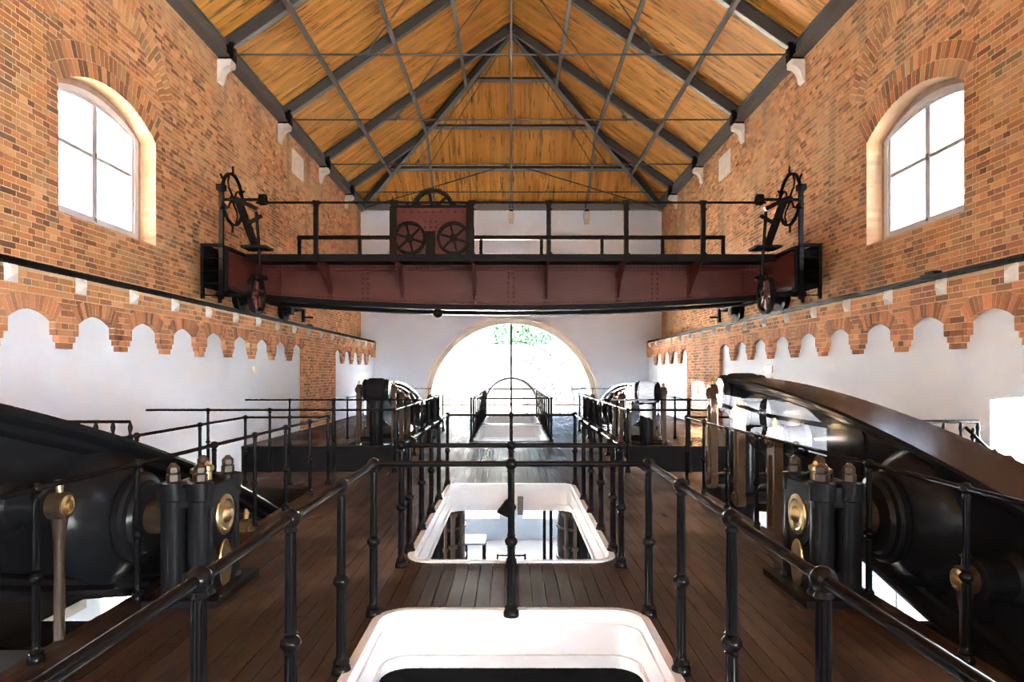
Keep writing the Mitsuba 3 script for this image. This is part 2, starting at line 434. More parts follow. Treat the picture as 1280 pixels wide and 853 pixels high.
# ------------------------------------------------------------------ side walls
LOW_WIN = [(10.9, 1.2), (17.6, 1.0), (-2.6, 1.2), (4.2, 1.2)]
wall_len = sbox(YF, ZL - 0.1, YB, EAVE + 0.15)
for side in (-1, 1):
    nm = NAME[side]
    ups = [(WIN_Y, WIN_H, WSILL, WSPR, WCROWN), (WIN_Y - 13.53, WIN_H, WSILL, WSPR, WCROWN), (WIN_Y - 27.06, WIN_H, WSILL, WSPR, WCROWN), (-10.3, 2.1, 4.1, 4.7, 5.1)]
    if side > 0:
        ups = ups[:3] + [(WIN_Y - 6.76, WIN_H, WSILL, WSPR, WCROWN), (WIN_Y - 20.3, WIN_H, WSILL, WSPR, WCROWN)]
    holes = [seg_arch(u, h, a, b, c)[0] for u, h, a, b, c in ups]
    up = wall_len.difference(unary_union(holes))
    w = struct('wall_' + nm, extr(up, 0.6, ([[0, 1, 0], [0, 0, 1], [-side, 0, 0]], [side * (XU + 0.6), 0, 0])), 'mortar', f'upper brick wall on the {nm} with a tall arched window')
    low = sbox(YF, ZF, YB, ZL - 0.1).difference(unary_union([seg_arch(u, h, -4.3, -1.5, -0.75)[0] for u, h in LOW_WIN]))
    part(w, 'plaster', extr(low, XU + 0.6 - XW, ([[0, 1, 0], [0, 0, 1], [-side, 0, 0]], [side * (XU + 0.6), 0, 0])), 'plaster', label='white plastered lower wall')
    C = Courses(w, side, 11 if side < 0 else 23)
    hole, R, a = seg_arch(WIN_Y, WIN_H, WSILL, WSPR, WCROWN)
    vc = WCROWN - R
    rings = [(WIN_Y, vc, R, R + 0.24, -a, a), (WIN_Y, vc, R + 0.25, R + 0.49, -a, a), (WIN_Y, 5.87, 1.62, 1.86, -1.15, 1.15), (WIN_Y, 5.87, 1.87, 2.11, -1.15, 1.15)]
    rp = unary_union([ring_poly(*q) for q in rings] + [hole])
    C.rows(sbox(6.0, ZL, YB, EAVE - 0.05).difference(rp.buffer(0.004)), XU, 6.0, YB, ZL, EAVE - 0.05)
    for q in rings:
        C.ring(XU, *q)
    C.build()
    # window reveals: bricks of the far and near jambs
    jamb = []
    cj = []
    for k in range(int((WSPR - WSILL) / COURSE)):
        z = WSILL + k * COURSE + JOINT / 2
        for y0, y1 in ((WIN_Y + WIN_H - 0.008, WIN_Y + WIN_H + 0.01), (WIN_Y - WIN_H - 0.01, WIN_Y - WIN_H + 0.008)):
            m = bx(side * (XU + 0.005), side * (XU + (0.26 if k % 2 else 0.13)), y0, y1, z, z + COURSE - JOINT)
            jamb.append(m); cj.append(np.tile(np.array([0.62, 0.44, 0.29]) * (0.8 + 0.35 * rng.random()), (8, 1)))
    k = numbered(w + '__jamb_bricks')
    scene[k] = ply(cat(jamb), 'brick_clay', False, color=np.vstack(cj)); labels[k] = {'kind': 'stuff', 'label': 'pale bricks lining the window opening'}
    # the arcade: corbelled brick arches under the crane rail, on a pilaster
    tr = 'trim_1' if side < 0 else 'trim_2'
    AH, AS, AC, PB = 0.41, 2.25, 2.38, 1.91
    arch_u = [8.2 + 1.276 * k for k in range(-2, 9)] + [22.75 + 1.296 * k for k in range(5)]
    PIL = (18.81, 22.34)
    ops = [seg_arch(u, AH, 0.0, AS, AC) for u in arch_u]
    reg = [sbox(5.0, AS, YB, 2.56), sbox(PIL[0], 0.0, PIL[1], 2.56)]
    for u0, u1 in zip(arch_u, arch_u[1:]):
        c, hw = (u0 + u1) / 2, (u1 - u0) / 2 - AH
        if u1 - u0 < 2:
            for q, (z0, z1) in ((1.0, (AS - 0.17, AS)), (0.74, (AS - 0.255, AS - 0.17)), (0.5, (PB, AS - 0.255))):
                reg.append(sbox(c - hw * q, z0, c + hw * q, z1 + 0.001))
    region = unary_union(reg).difference(unary_union([o[0] for o in ops]))
    t = struct(tr, extr(region, XW - XA + 0.01, ([[0, 1, 0], [0, 0, 1], [-side, 0, 0]], [side * (XW + 0.01), 0, 0])), 'mortar', f'corbelled brick arcade along the {nm} wall')
    part(t, 'ledge', bx(side * (XA - 0.02), side * XU, 5.0, YB, 2.55, ZL), 'mortar', label='brick ledge above the arcade')
    A = Courses(t, side, 31 if side < 0 else 47, red=0.45, deep=0.075)
    Ra = ops[0][1]; aa = ops[0][2]
    arings = [(u, AC - Ra, Ra, Ra + 0.22, -aa, aa) for u in arch_u]
    A.rows(region.difference(unary_union([ring_poly(*q) for q in arings]).buffer(0.004)), XA, 5.0, YB, PB - 0.01 - 22 * COURSE, 2.56)
    for q in arings:
        A.ring(XA, *q, w=0.08, jt=0.019)
    A.rows(sbox(5.0, 2.555, YB, ZL), XA - 0.02, 5.0, YB, 2.555, 2.555 + 3.5 * COURSE)
    A.build()
    pyr = []
    for k in range(-1, 17):
        u = 7.81 + 1.27 * k
        h = 0.11
        m = mk([[side * (XA - 0.03), u - h, 2.645], [side * (XA - 0.03), u + h, 2.645], [side * (XA - 0.03), u + h, 2.645 + 2 * h], [side * (XA - 0.03), u - h, 2.645 + 2 * h], [side * (XA - 0.11), u, 2.645 + h],
                [side * (XA + 0.05), u - h, 2.645], [side * (XA + 0.05), u + h, 2.645], [side * (XA + 0.05), u + h, 2.645 + 2 * h], [side * (XA + 0.05), u - h, 2.645 + 2 * h]],
               [[0, 1, 4], [1, 2, 4], [2, 3, 4], [3, 0, 4], [5, 6, 1], [5, 1, 0], [6, 7, 2], [6, 2, 1], [7, 8, 3], [7, 3, 2], [8, 5, 0], [8, 0, 3]])
        if m.volume < 0:
            m.invert()
        part(t, 'stone', m, 'stone_white', label='white stone block cut to a blunt pyramid' if k == -1 else None)
    # the windows of the upper wall
    for i, (u, wh, v0, vs, vcr) in enumerate(ups):
        wn = f"window_{(i if i < 4 else 6) * 2 + (1 if side < 0 else 2)}"
        xo = XU + 0.27
        oo = seg_arch(u, wh - 0.005, v0 + 0.01, vs, vcr - 0.005)[0]
        o = seg_arch(u, wh - 0.09, v0 + 0.04, vs, vcr - 0.12)[0]
        inn = seg_arch(u, wh - 0.19, v0 + 0.14, vs, vcr - 0.22)[0]
        fr = ([[0, 1, 0], [0, 0, 1], [-side, 0, 0]], [side * (xo + 0.10), 0, 0])
        struct(wn, extr(o.difference(inn), 0.10, fr), 'frame_white', f'white arched window frame in the {nm} brick wall' if i == 0 else None)
        part(wn, 'casing', extr(oo.difference(o.buffer(-0.01)), 0.08, ([[0, 1, 0], [0, 0, 1], [-side, 0, 0]], [side * (xo + 0.09), 0, 0])), 'casing_brown', label='mottled brown casing' if i == 0 else None)
        in2 = seg_arch(u, wh - 0.25, v0 + 0.20, vs, vcr - 0.28)[0]
        fr2 = ([[0, 1, 0], [0, 0, 1], [-side, 0, 0]], [side * (xo + 0.085), 0, 0])
        part(wn, 'sash', extr(inn.difference(in2), 0.06, fr2), 'frame_white')
        vm = v0 + 0.52 * (vcr - v0)
        part(wn, 'mullion', extr(sbox(u - (0.06 if i == 0 else 0.02), v0 + 0.15, u + (0.06 if i == 0 else 0.02), vcr - 0.2), 0.06, fr2), 'frame_white')
        part(wn, 'transom', extr(sbox(u - wh + 0.2, vm - (0.03 if i == 0 else 0.015), u + wh - 0.2, vm + (0.03 if i == 0 else 0.015)), 0.05, fr2), 'frame_white')
        if i == 0:
            part(wn, 'latch', cat(bx(side * (xo + 0.0), side * (xo + 0.03), u - 0.02, u + 0.02, vm - 0.05, vm + 0.05), bx(side * xo, side * (xo + .03), u - .015, u + .015, v0 + .12, v0 + .2)), 'steel_light')
            for zz in (v0 + 0.3, vm, vs - 0.1):
                part(wn, 'hinge', cyl((side * (xo + 0.02), u + wh - 0.14, zz - 0.05), (side * (xo + 0.02), u + wh - 0.14, zz + 0.05), 0.012, 8), 'steel_light')
        for p in (in2.intersection(sbox(u - 9, -9, u, vm)), in2.intersection(sbox(u, -9, u + 9, vm)), in2.intersection(sbox(u - 9, vm, u, 99)), in2.intersection(sbox(u, vm, u + 9, 99))):
            gm = extr(p, 0.001, fr2)
            nn = gm.face_normals
            gm.update_faces((nn[:, 0] * -side) > 0.9)
            gm.remove_unreferenced_vertices()
            part(wn, 'pane', gm, 'glass_sheet')
    for i, (u, h) in enumerate(LOW_WIN):
        wn = f"window_{20 + i * 2 + (1 if side < 0 else 2)}"
        o = seg_arch(u, h - 0.005, -4.29, -1.5, -0.76)[0]; inn = seg_arch(u, h - 0.1, -4.2, -1.5, -0.86)[0]
        fr = ([[0, 1, 0], [0, 0, 1], [-side, 0, 0]], [side * (XW + 0.4), 0, 0])
        bars = unary_union([sbox(u - 0.03, -4.25, u + 0.03, -0.8)] + [sbox(u - h + .05, z - .02, u + h - .05, z + .02) for z in (-3.4, -2.5, -1.6)])
        struct(wn, extr(unary_union([o.difference(inn), bars.intersection(o)]), 0.08, fr), 'frame_white')
        gm = extr(inn, 0.001, fr); gm.update_faces((gm.face_normals[:, 0] * -side) > 0.9); gm.remove_unreferenced_vertices()
        part(wn, 'pane', gm, 'glass_sheet')

# ------------------------------------------------------------------ back wall with the great fan window, front wall
WR, WZ = 3.67, 0.24
circ = [(WR * math.cos(t), WZ + WR * math.sin(t)) for t in np.linspace(0, math.pi, 61)]
opening = Polygon([(-WR, -0.35), (WR, -0.35)] + circ)
BF = ([[1, 0, 0], [0, 0, 1], [0, -1, 0]], [0, YB + 0.55, 0])
lowb = unary_union([sbox(a, -4.6, a + 1.7, -1.6) for a in (-4.6, -2.2, 0.5, 2.9)])
struct('wall_back', extr(sbox(-XU - 0.6, ZF, XU + 0.6, EAVE + 0.15).difference(opening).difference(lowb), 0.55, BF), 'plaster', 'white plastered end wall with a great half-round window')
ff = ([[1, 0, 0], [0, 0, 1], [0, -1, 0]], [0, YF, 0])
gable = Polygon([(-7, ZF), (7, ZF), (7, EAVE + .1), (0, EAVE + XU * PITCH + .6), (-7, EAVE + .1)])
struct('wall_front', extr(gable.difference(Polygon([(-WR, -0.35), (WR, -0.35)] + [(x, z + 1.5) for x, z in circ])), 0.55, ff), 'plaster', 'plastered wall behind the viewer')
wb = 'window_9'
ang = np.linspace(0, math.pi, 61)


def half_ring(r0, r1, z=WZ, a0=0.0, a1=math.pi):
    t = np.linspace(a0, a1, max(4, int((a1 - a0) * 20)))
    return Polygon([(r0 * math.cos(x), z + r0 * math.sin(x)) for x in t] + [(r1 * math.cos(x), z + r1 * math.sin(x)) for x in t[::-1]])


bf = lambda y: ([[1, 0, 0], [0, 0, 1], [0, -1, 0]], [0, y, 0])
struct(wb, extr(unary_union([half_ring(WR - 0.22, WR - 0.005), sbox(-WR + .005, -0.34, -WR + 0.22, WZ), sbox(WR - 0.22, -0.34, WR - .005, WZ)]), 0.18, bf(YB + 0.30)), 'frame_cream', 'cream frame of the half-round window in the end wall')
part(wb, 'casing', extr(unary_union([half_ring(WR - 0.005, WR + 0.10), ]), 0.05, bf(YB + 0.02)), 'plaster_cream', label='raised plaster band round the window')
part(wb, 'mullion', extr(sbox(-0.045, -0.3, 0.045, WZ + WR - 0.15), 0.08, bf(YB + 0.28)), 'muntin_grey', label='grey upright bar')
part(wb, 'inner_arch', extr(half_ring(1.06, 1.17), 0.08, bf(YB + 0.28)), 'muntin_grey', label='small grey half-round bar')
RG = [1.12, 1.95, 2.7, WR - 0.2]
for r in RG[1:-1]:
    part(wb, 'arc_bar', extr(half_ring(r - 0.02, r + 0.02), 0.03, bf(YB + 0.26)), 'muntin_grey')
nrad = 14
for k in range(1, nrad):
    if k == nrad // 2:
        continue
    t = math.pi * k / nrad
    part(wb, 'radial_bar', extr(LineB := shapely.LineString([(1.12 * math.cos(t), WZ + 1.12 * math.sin(t)), ((WR - .2) * math.cos(t), WZ + (WR - .2) * math.sin(t))]).buffer(0.018, cap_style=2), 0.03, bf(YB + 0.26)), 'muntin_grey')
part(wb, 'sill_bar', extr(sbox(-WR + .1, WZ - 0.05, WR - .1, WZ + 0.02), 0.06, bf(YB + 0.27)), 'frame_cream')


def pane(poly, y):
    m = extr(poly, 0.001, bf(y)); m.update_faces(m.face_normals[:, 1] < -0.9); m.remove_unreferenced_vertices()
    return m


for a, b in zip(RG, RG[1:]):
    for k in range(nrad):
        part(wb, 'pane', pane(half_ring(a + .005, b - .005, WZ, math.pi * k / nrad + .006, math.pi * (k + 1) / nrad - .006), YB + 0.245), 'glass_sheet')
part(wb, 'pane', pane(Polygon([(1.1 * math.cos(t), WZ + 1.1 * math.sin(t)) for t in ang]), YB + 0.245), 'glass_sheet')
part(wb, 'pane', pane(sbox(-WR + .2, -0.3, WR - .2, WZ - .05), YB + 0.245), 'glass_sheet')
struct('trim_3', bx(-WR - 0.1, WR + 0.1, YB - 0.12, YB + 0.3, -0.42, -0.30), 'sill_grey', 'grey sill under the half-round window')

# ------------------------------------------------------------------ roof: boards, rafters, purlins
ZR = EAVE + XU * PITCH
PW = 0.16
nl = np.array([PITCH, 0, -1.0]); nl /= np.linalg.norm(nl)


def prism(pts, nvec, th):
    pts = np.asarray(pts, float); n = len(pts)
    v = np.vstack([pts, pts - np.asarray(nvec) * th])
    f = [[0, i, i + 1] for i in range(1, n - 1)] + [[n, n + i + 1, n + i] for i in range(1, n - 1)]
    for i in range(n):
        j = (i + 1) % n
        f += [[i, n + i, n + j], [i, n + j, j]]
    m = mk(v, f)
    if m.volume < 0:
        m.invert()
    return m


zr = lambda x: EAVE + (XU - abs(x)) * PITCH
hip_y = lambda x: YB - (XU - abs(x)) * (YB - YH) / XU
hs = (ZR - EAVE) / (YB - YH)
# outer skin that closes the roof
sk = [prism([(s * 7.2, YF - .5, zr(7.2) + .12), (0, YF - .5, ZR + .12), (0, YH, ZR + .12), (s * 7.2, YB + .75, zr(7.2) + .12)], (0, 0, -1), 0.1) for s in (-1, 1)]
sk.append(prism([(-7.2, YB + .75, zr(7.2) + .12), (7.2, YB + .75, zr(7.2) + .12), (0, YH, ZR + .12)], (0, 0, -1), 0.1))
ce = struct('ceiling', cat(sk), 'pine_board', 'pitched pine-boarded roof with a hipped far end')
pl = []
for s in (-1, 1):
    for k in range(int(round(YF / PW)), int(YB / PW) + 1):
        y0, y1 = (k - 0.5) * PW + 0.004, (k + 0.5) * PW - 0.004
        y1 = min(y1, YB)
        xe = lambda y: 0.0 if y <= YH else XU * (y - YH) / (YB - YH)
        q = [(s * XU, y0), (s * XU, y1), (s * xe(y1), y1), (s * xe(y0), y0)]
        m = prism([(x, y, zr(x)) for x, y in q], (s * nl[0] * -1 if s < 0 else -nl[0], 0, nl[2]), 0.03 + 0.004 * rng.random())
        pl.append((y0, m))
for k in range(-40, 41):
    x0, x1 = (k - 0.5) * PW + 0.004, (k + 0.5) * PW - 0.004
    x0, x1 = max(x0, -XU), min(x1, XU)
    if x1 <= x0:
        continue
    q = [(x0, YB), (x1, YB), (x1, hip_y(x1)), (x0, hip_y(x0))]
    pl.append((24 + abs(x0), prism([(x, y, EAVE + (YB - y) * hs) for x, y in q], (0, -0.57, -0.82), 0.03)))
seen = [p for p in pl if p[0] > 8.5]
seen.sort(key=lambda p: p[0])
for y, m in seen[:300]:
    part(ce, 'board', m, 'pine_board')
part(ce, 'boarding', cat([m for y, m in pl if y <= 8.5] + [m for y, m in seen[300:]]), 'pine_board', kind='stuff', label='remaining roof boards')
TR_Y = [26.27, 22.76, 18.76, 14.92, 11.08, 7.24, 3.4, -0.44, -4.3, -8.1, -12, -16]
LAB = ['steel roof truss closest to the end wall, meeting the hip', 'steel roof truss at the point where the ridge ends and the hip begins', 'steel roof truss just beyond the overhead crane', 'steel roof truss just on this side of the overhead crane', 'steel roof truss above the tall side windows']
RH = 0.30


def rafter(ce_, name, p0, p1, up, w=0.13, h=RH):
    web, top, bot = ibeam(p0, p1, w, h, up, 0.022)
    k = part(ce_, name, web, 'steel_grey')
    part(k, 'flange', bot, 'steel_light')
    part(k, 'flange', top, 'steel_grey')


for i, y in enumerate(TR_Y):
    t = thing('roof_truss', LAB[i], 'roof truss') if i < 4 else ce
    xe = 0.0 if y <= YH + .01 else XU * (y - YH) / (YB - YH)
    for s in (-1, 1):
        off = np.array([-s * nl[0], 0, nl[2]]) * (RH / 2 + 0.005)
        rafter(t, 'rafter', np.array([s * (XU - 0.05), y, zr(XU - .05)]) + off, np.array([s * (xe + 0.03), y, zr(xe + .03)]) + off, (s * nl[0], 0, -nl[2]))
        part(t, 'shoe', cat(bx(s * (XU - 0.34), s * XU, y - 0.09, y + 0.09, EAVE - 0.42, EAVE - 0.03), *[cyl((s * (XU - 0.2), y - 0.13, EAVE - z), (s * (XU - 0.2), y + .13, EAVE - z), 0.045, 10) for z in (0.14, 0.3)]), 'rail_black', label='dark bolted shoe')
    zt = 8.58
    part(t, 'tie_rod', cyl((-XU + 0.3, y, zt), (XU - 0.3, y, zt), 0.022, 8), 'steel_grey')
    if xe == 0:
        part(t, 'king_rod', cyl((0, y, zt - 0.1), (0, y, ZR - 0.3), 0.022, 8), 'steel_light')
        for s in (-1, 1):
            part(t, 'brace_rod', cyl((s * 0.1, y, ZR - 0.45), (s * 3.2, y, zt), 0.014, 6), 'steel_grey')
            part(t, 'turnbuckle', cyl((s * 3.08, y, zt + .12), (s * 3.2, y, zt - 0.02), 0.045, 8), 'steel_grey')
zo = RH + 0.07
for s in (-1, 1):
    for x in (1.6, 3.2, 4.8):
        y1 = hip_y(x) - 0.15
        part(ce, 'purlin', bar((s * x, YF, zr(x) - zo * 1.22), (s * x, y1, zr(x) - zo * 1.22), 0.10, 0.09), 'steel_light', label='grey steel purlin' if x == 1.6 and s < 0 else None)
    part(ce, 'eave_beam', cat(bx(s * (XU - 0.24), s * (XU - 0.0), YF, YB, EAVE - 0.08, EAVE - 0.05), bx(s * (XU - 0.2), s * (XU - 0.17), YF, YB, EAVE - 0.34, EAVE - .05), bx(s * (XU - 0.26), s * XU, YF, YB, EAVE - 0.36, EAVE - 0.33)), 'steel_mid', label='steel beam along the eaves')
    # hip rafter
    a, b = np.array([s * XU, YB, EAVE]), np.array([0, YH, ZR]); dn = np.array([0, 0, -1.0])
    rafter(ce, 'hip_rafter', a + dn * 0.28, b + dn * 0.28, (0, 0, 1), 0.16)
    part(ce, 'brace_rod', cyl((0, YH, 8.6), (s * (XU - 0.3), YB - 0.3, 8.55), 0.02, 6), 'steel_grey')
    part(ce, 'brace_rod', cyl((s * 0.1, YH + .1, ZR - 0.5), (s * 3.2, 26.2, 9.5), 0.014, 6), 'steel_grey')
part(ce, 'ridge_beam', bar((0, YF, ZR - 0.2), (0, YH, ZR - 0.2), 0.08, 0.3), 'steel_light')
part(ce, 'eave_beam', cat(bx(-XU, XU, YB - 0.2, YB - 0.17, EAVE - 0.34, EAVE - .05), bx(-XU, XU, YB - 0.26, YB, EAVE - 0.36, EAVE - .33)), 'steel_light')
hn = np.array([0, -hs, -1.0]); hn /= np.linalg.norm(hn)
for k in (1, 2, 3):
    x = 1.6 * k
    y = hip_y(x); z = zr(x)
    o = hn * 0.2
    web, top, bot = ibeam(np.array([-x, y, z]) + o, np.array([x, y, z]) + o, 0.12, 0.26, -hn, 0.02)
    kk = part(ce, 'hip_purlin', web, 'steel_grey'); part(kk, 'flange', bot, 'steel_light')
for x in (-3.2, 0, 3.2):
    y1 = YH + 0.1 if x == 0 else hip_y(x)
    part(ce, 'jack_rafter', bar(np.array([x, YB - 0.05, EAVE]) + hn * 0.38, np.array([x, y1, EAVE + (YB - y1) * hs]) + hn * 0.38, 0.09, 0.09, -hn), 'steel_light')


def corbel(s, y):
    prof = Polygon([(0, 0), (0.30, 0), (0.30, -0.12), (0.27, -0.14)] + [(0.27 - 0.2 * math.sin(t), -0.14 - 0.26 * (1 - math.cos(t)) * 1.0) for t in np.linspace(0.2, 1.5, 8)] + [(0.05, -0.46), (0, -0.5)])
    return extr(prof, 0.26, ([[-s, 0, 0], [0, 0, 1], [0, 1, 0]], [s * XU, y - 0.13, EAVE - 0.42]))


for s in (-1, 1):
    for y in TR_Y[:6]:
        part('wall_' + NAME[s], 'corbel', corbel(s, y), 'stone_white', label='white stone corbel under the roof' if y == TR_Y[0] else None)
    part('wall_' + NAME[s], 'stone_panel', bx(s * (XU - 0.02), s * (XU + .02), 19.8, 20.9, 7.45, 8.15), 'stone_white', label='white stone panel below the eaves')
    part('wall_' + NAME[s], 'stone_panel', bx(s * (XU - 0.1), s * XU, 19.9, 20.9, 4.15, 4.6), 'stone_white')
for x in (-3.2, 0, 3.2):
    part('wall_back', 'corbel', cat(bx(x - 0.14, x + 0.14, YB - 0.24, YB, EAVE - 0.75, EAVE - 0.45), bx(x - 0.1, x + 0.1, YB - 0.2, YB, EAVE - 0.95, EAVE - 0.75)), 'stone_white')
    part('wall_back', 'shoe', bx(x - 0.08, x + 0.08, YB - 0.22, YB, EAVE - 0.45, EAVE - .1), 'rail_black')

# ------------------------------------------------------------------ floor with its openings
HOLES = [(-0.86, 0.86, 1.2, 4.55), (-0.87, 0.87, 5.74, 9.71), (-0.87, 0.87, 15.9, 20.7), (-0.87, 0.87, 21.3, 24.7)]


def rrect(x0, x1, y0, y1, r):
    return sbox(x0 + r, y0 + r, x1 - r, y1 - r).buffer(r, quad_segs=8)


openings = [rrect(*h, 0.2) for h in HOLES]
slots = [rrect(2.62 if s > 0 else -3.7, 3.7 if s > 0 else -2.72, yy0, yy1, 0.25) for s in (-1, 1) for yy0, yy1 in ((-1.0, 9.6), (14.95, 24.4))]
pits = [sbox(2.15 if s > 0 else -5.86, 10.95, 5.86 if s > 0 else -2.15, 14.8) for s in (-1, 1)]
stairs = [sbox(4.6 if s > 0 else -5.86, 2.0, 5.86 if s > 0 else -4.6, 8.2) for s in (-1, 1)]
plan = sbox(-XW, -6.0, XW, 25.62).difference(unary_union(openings + slots + pits + stairs))
fl = struct('floor', extr(plan, 0.33, ([[1, 0, 0], [0, 1, 0], [0, 0, 1]], [0, 0, -0.36])), 'joist', 'dark boarded engine-house floor with openings')
part(fl, 'gallery', bx(-XW, XW, YF, -6.0, -0.3, 0.0), 'floor_board')
bs = []
for k in range(-58, 59):
    x0, x1 = (k - 0.5) * 0.1 + 0.0025, (k + 0.5) * 0.1 - 0.0025
    y = -6.0 - 3 * rng.random()
    while y < 25.6:
        y2 = y + 2.4 + 1.8 * rng.random()
        bs.append((x0, max(y, -6) + .002, x1, min(y2, 25.6) - .002))
        y = y2
bs = np.array(bs); bs = bs[bs[:, 3] > bs[:, 1] + 0.05]
g = shapely.box(bs[:, 0], bs[:, 1], bs[:, 2], bs[:, 3])
shapely.prepare(plan)
ins, tch = shapely.contains(plan, g), shapely.intersects(plan, g)
boards = []
for b in bs[ins]:
    lift = 0.003 * rng.random()
    boards.append(((b[1] + b[3]) / 2, (b[0] + b[2]) / 2, bx(b[0], b[2], b[1], b[3], -0.03, lift - 0.003)))
for q in shapely.intersection(g[tch & ~ins], plan):
    for p in getattr(q, 'geoms', [q]):
        if p.geom_type == 'Polygon' and p.area > 0.002:
            c = p.centroid
            m = extr(p, 0.03 - 0.002 * rng.random()); m.apply_translation([0, 0, -0.03])
            boards.append((c.y, c.x, m))


def board_key(b):
    y, x = b[0], b[1]
    return abs(y - 5.2) + (100 if y < 1.6 or abs(x) / max(y, .1) > 0.8 else 0)


boards.sort(key=board_key)
for b in boards[:300]:
    part(fl, 'plank', b[2], 'floor_board')
part(fl, 'planking', cat([b[2] for b in boards[300:]]), 'floor_board', kind='stuff', label='remaining floor boards')
part(fl, 'fascia', bx(-XW, -2.15, 14.74, 14.8, -1.1, -0.002), 'iron_dull', label='black iron girder facing the left pit')
part(fl, 'fascia', bx(2.15, XW, 14.74, 14.8, -1.1, -0.002), 'iron_dull', label='black iron girder facing the right pit')
struct('floor_lower', bx(-XU - .5, XU + .5, YF, YB + 0.5, ZF - 0.3, ZF), 'stone_floor', 'pale floor of the storey below')

for y0 in (4.8, 5.3, 15.2):
    part(fl, 'girder', bx(-XW, XW, y0, y0 + 0.06, -1.25, -0.36), 'iron_dull', label='black iron girder under the floor' if y0 < 5 else None)

HL = ['white enamelled lining of the floor opening nearest the viewer', 'white enamelled lining of the second floor opening, machinery visible below', 'white enamelled lining of the third floor opening, inside the far railing', 'white enamelled lining of the farthest floor opening, by the half-round window']
for i, h in enumerate(HOLES):
    t = thing('opening_lining', HL[i], 'floor opening')
    outer, inner = rrect(h[0] - .012, h[1] + .012, h[2] - .012, h[3] + .012, 0.212), rrect(h[0] + 0.018, h[1] - 0.018, h[2] + .018, h[3] - .018, 0.182)
    m = extr(outer.difference(inner), 0.385); m.apply_translation([0, 0, -0.37])
    part(t, 'lining', m, 'white_enamel', 35)
    for z, dz, e in ((-0.085, 0.012, 0.012), (-0.30, 0.02, 0.02)):
        m = extr(inner.buffer(0.003).difference(inner.buffer(-e)), dz); m.apply_translation([0, 0, z])
        part(t, 'moulding', m, 'white_enamel', 35)
    m = extr(outer.buffer(0.02).difference(inner.buffer(0.0)), 0.018); m.apply_translation([0, 0, -0.001])
    part(t, 'rim', m, 'white_enamel', 35)

# ------------------------------------------------------------------ railings
def post_profile(H):
    r = 0.0265
    return ([(0.050, 0.0), (0.052, 0.012), (0.050, 0.03), (0.040, 0.045), (0.045, 0.06), (0.030, 0.075), (r, 0.09), (r, 0.11)],
            [(r, 0.11), (r, 0.13), (r * .96, H * .49 - 0.06), (r * .92, H * .49 - .045), (0.030, H * .49 - .04), (0.020, H * .49 - .03)],
            [(0.020, H * .49 + .03), (0.030, H * .49 + .04), (r * .92, H * .49 + .045), (r * .9, H * .49 + 0.06), (r * .82, H - 0.075), (r * .8, H - 0.055), (0.029, H - .05), (0.02, H - 0.03)])


POSTS = {}


def post_plies(H, thick, detail):
    k = (round(H, 2), thick, detail)
    if k not in POSTS:
        foot, lo, hi = post_profile(H)
        n = 32 if detail else 12
        fl_ = (lambda h: 0.16 if (0.125 < h < H * .49 - .05 or H * .49 + .05 < h < H - 0.07) else 0.0) if detail else None
        sc = lambda pr: [(r * thick, h) for r, h in pr]
        shaft = cat(lathe(sc(lo), n, flute=fl_), lathe(sc(hi), n, flute=fl_))
        bn = 20 if detail else 10
        POSTS[k] = (ply(shaft, 'rail_black', 40), ply(lathe(sc(foot), 16 if not detail else 24), 'rail_black', 40), ply(ball((0, 0, H * .49), 0.042 * thick, bn, 0.85), 'rail_black', True), ply(ball((0, 0, H), 0.040 * thick, bn), 'rail_black', True))
    return POSTS[k]


def railing(label, runs, posts, H=1.0, z=0.0, thick=1.0, detail=True, r=0.019, group=None, name='railing'):
    """runs: polylines of (x, y); posts: (x, y)."""
    t = thing(name, label, 'railing', group)
    for run in runs:
        for (x0, y0), (x1, y1) in zip(run, run[1:]):
            part(t, 'rail', cyl((x0, y0, z + H), (x1, y1, z + H), r, 16 if detail else 8), 'rail_black', 40)
    sh, ft, mb, tb = post_plies(H, thick, detail)
    for x, y in posts:
        k = part(t, 'post', at(sh, x, y, z), None)
        part(k, 'foot', at(ft, x, y, z), None); part(k, 'collar', at(mb, x, y, z), None); part(k, 'ball', at(tb, x, y, z), None)
    return t


XR = 0.905
ys = [0.3, 1.14, 1.97, 2.79, 3.62, 4.47]
railing('black iron railing with ball-topped fluted posts around the nearest floor opening', [[(-XR, 0.3), (-XR, 4.47), (XR, 4.47), (XR, 0.3)]], [(s * XR, y) for y in ys for s in (-1, 1)] + [(0, 4.47)])
ys = [5.6, 6.05, 6.87, 7.7, 8.5, 9.65]
railing('black iron railing enclosing the second floor opening', [[(-XR, 5.6), (XR, 5.6), (XR, 9.65), (-XR, 9.65), (-XR, 5.6)]], [(s * XR, y) for y in ys for s in (-1, 1)] + [(0, 5.6), (0, 9.65)])
ys = list(np.linspace(15.8, 25.0, 10))
railing('long black iron railing around the two far floor openings', [[(-.93, 15.8), (.93, 15.8), (.93, 25.0), (-.93, 25.0), (-.93, 15.8)]], [(s * .93, y) for y in ys for s in (-1, 1)] + [(0, 25.0)], detail=False)
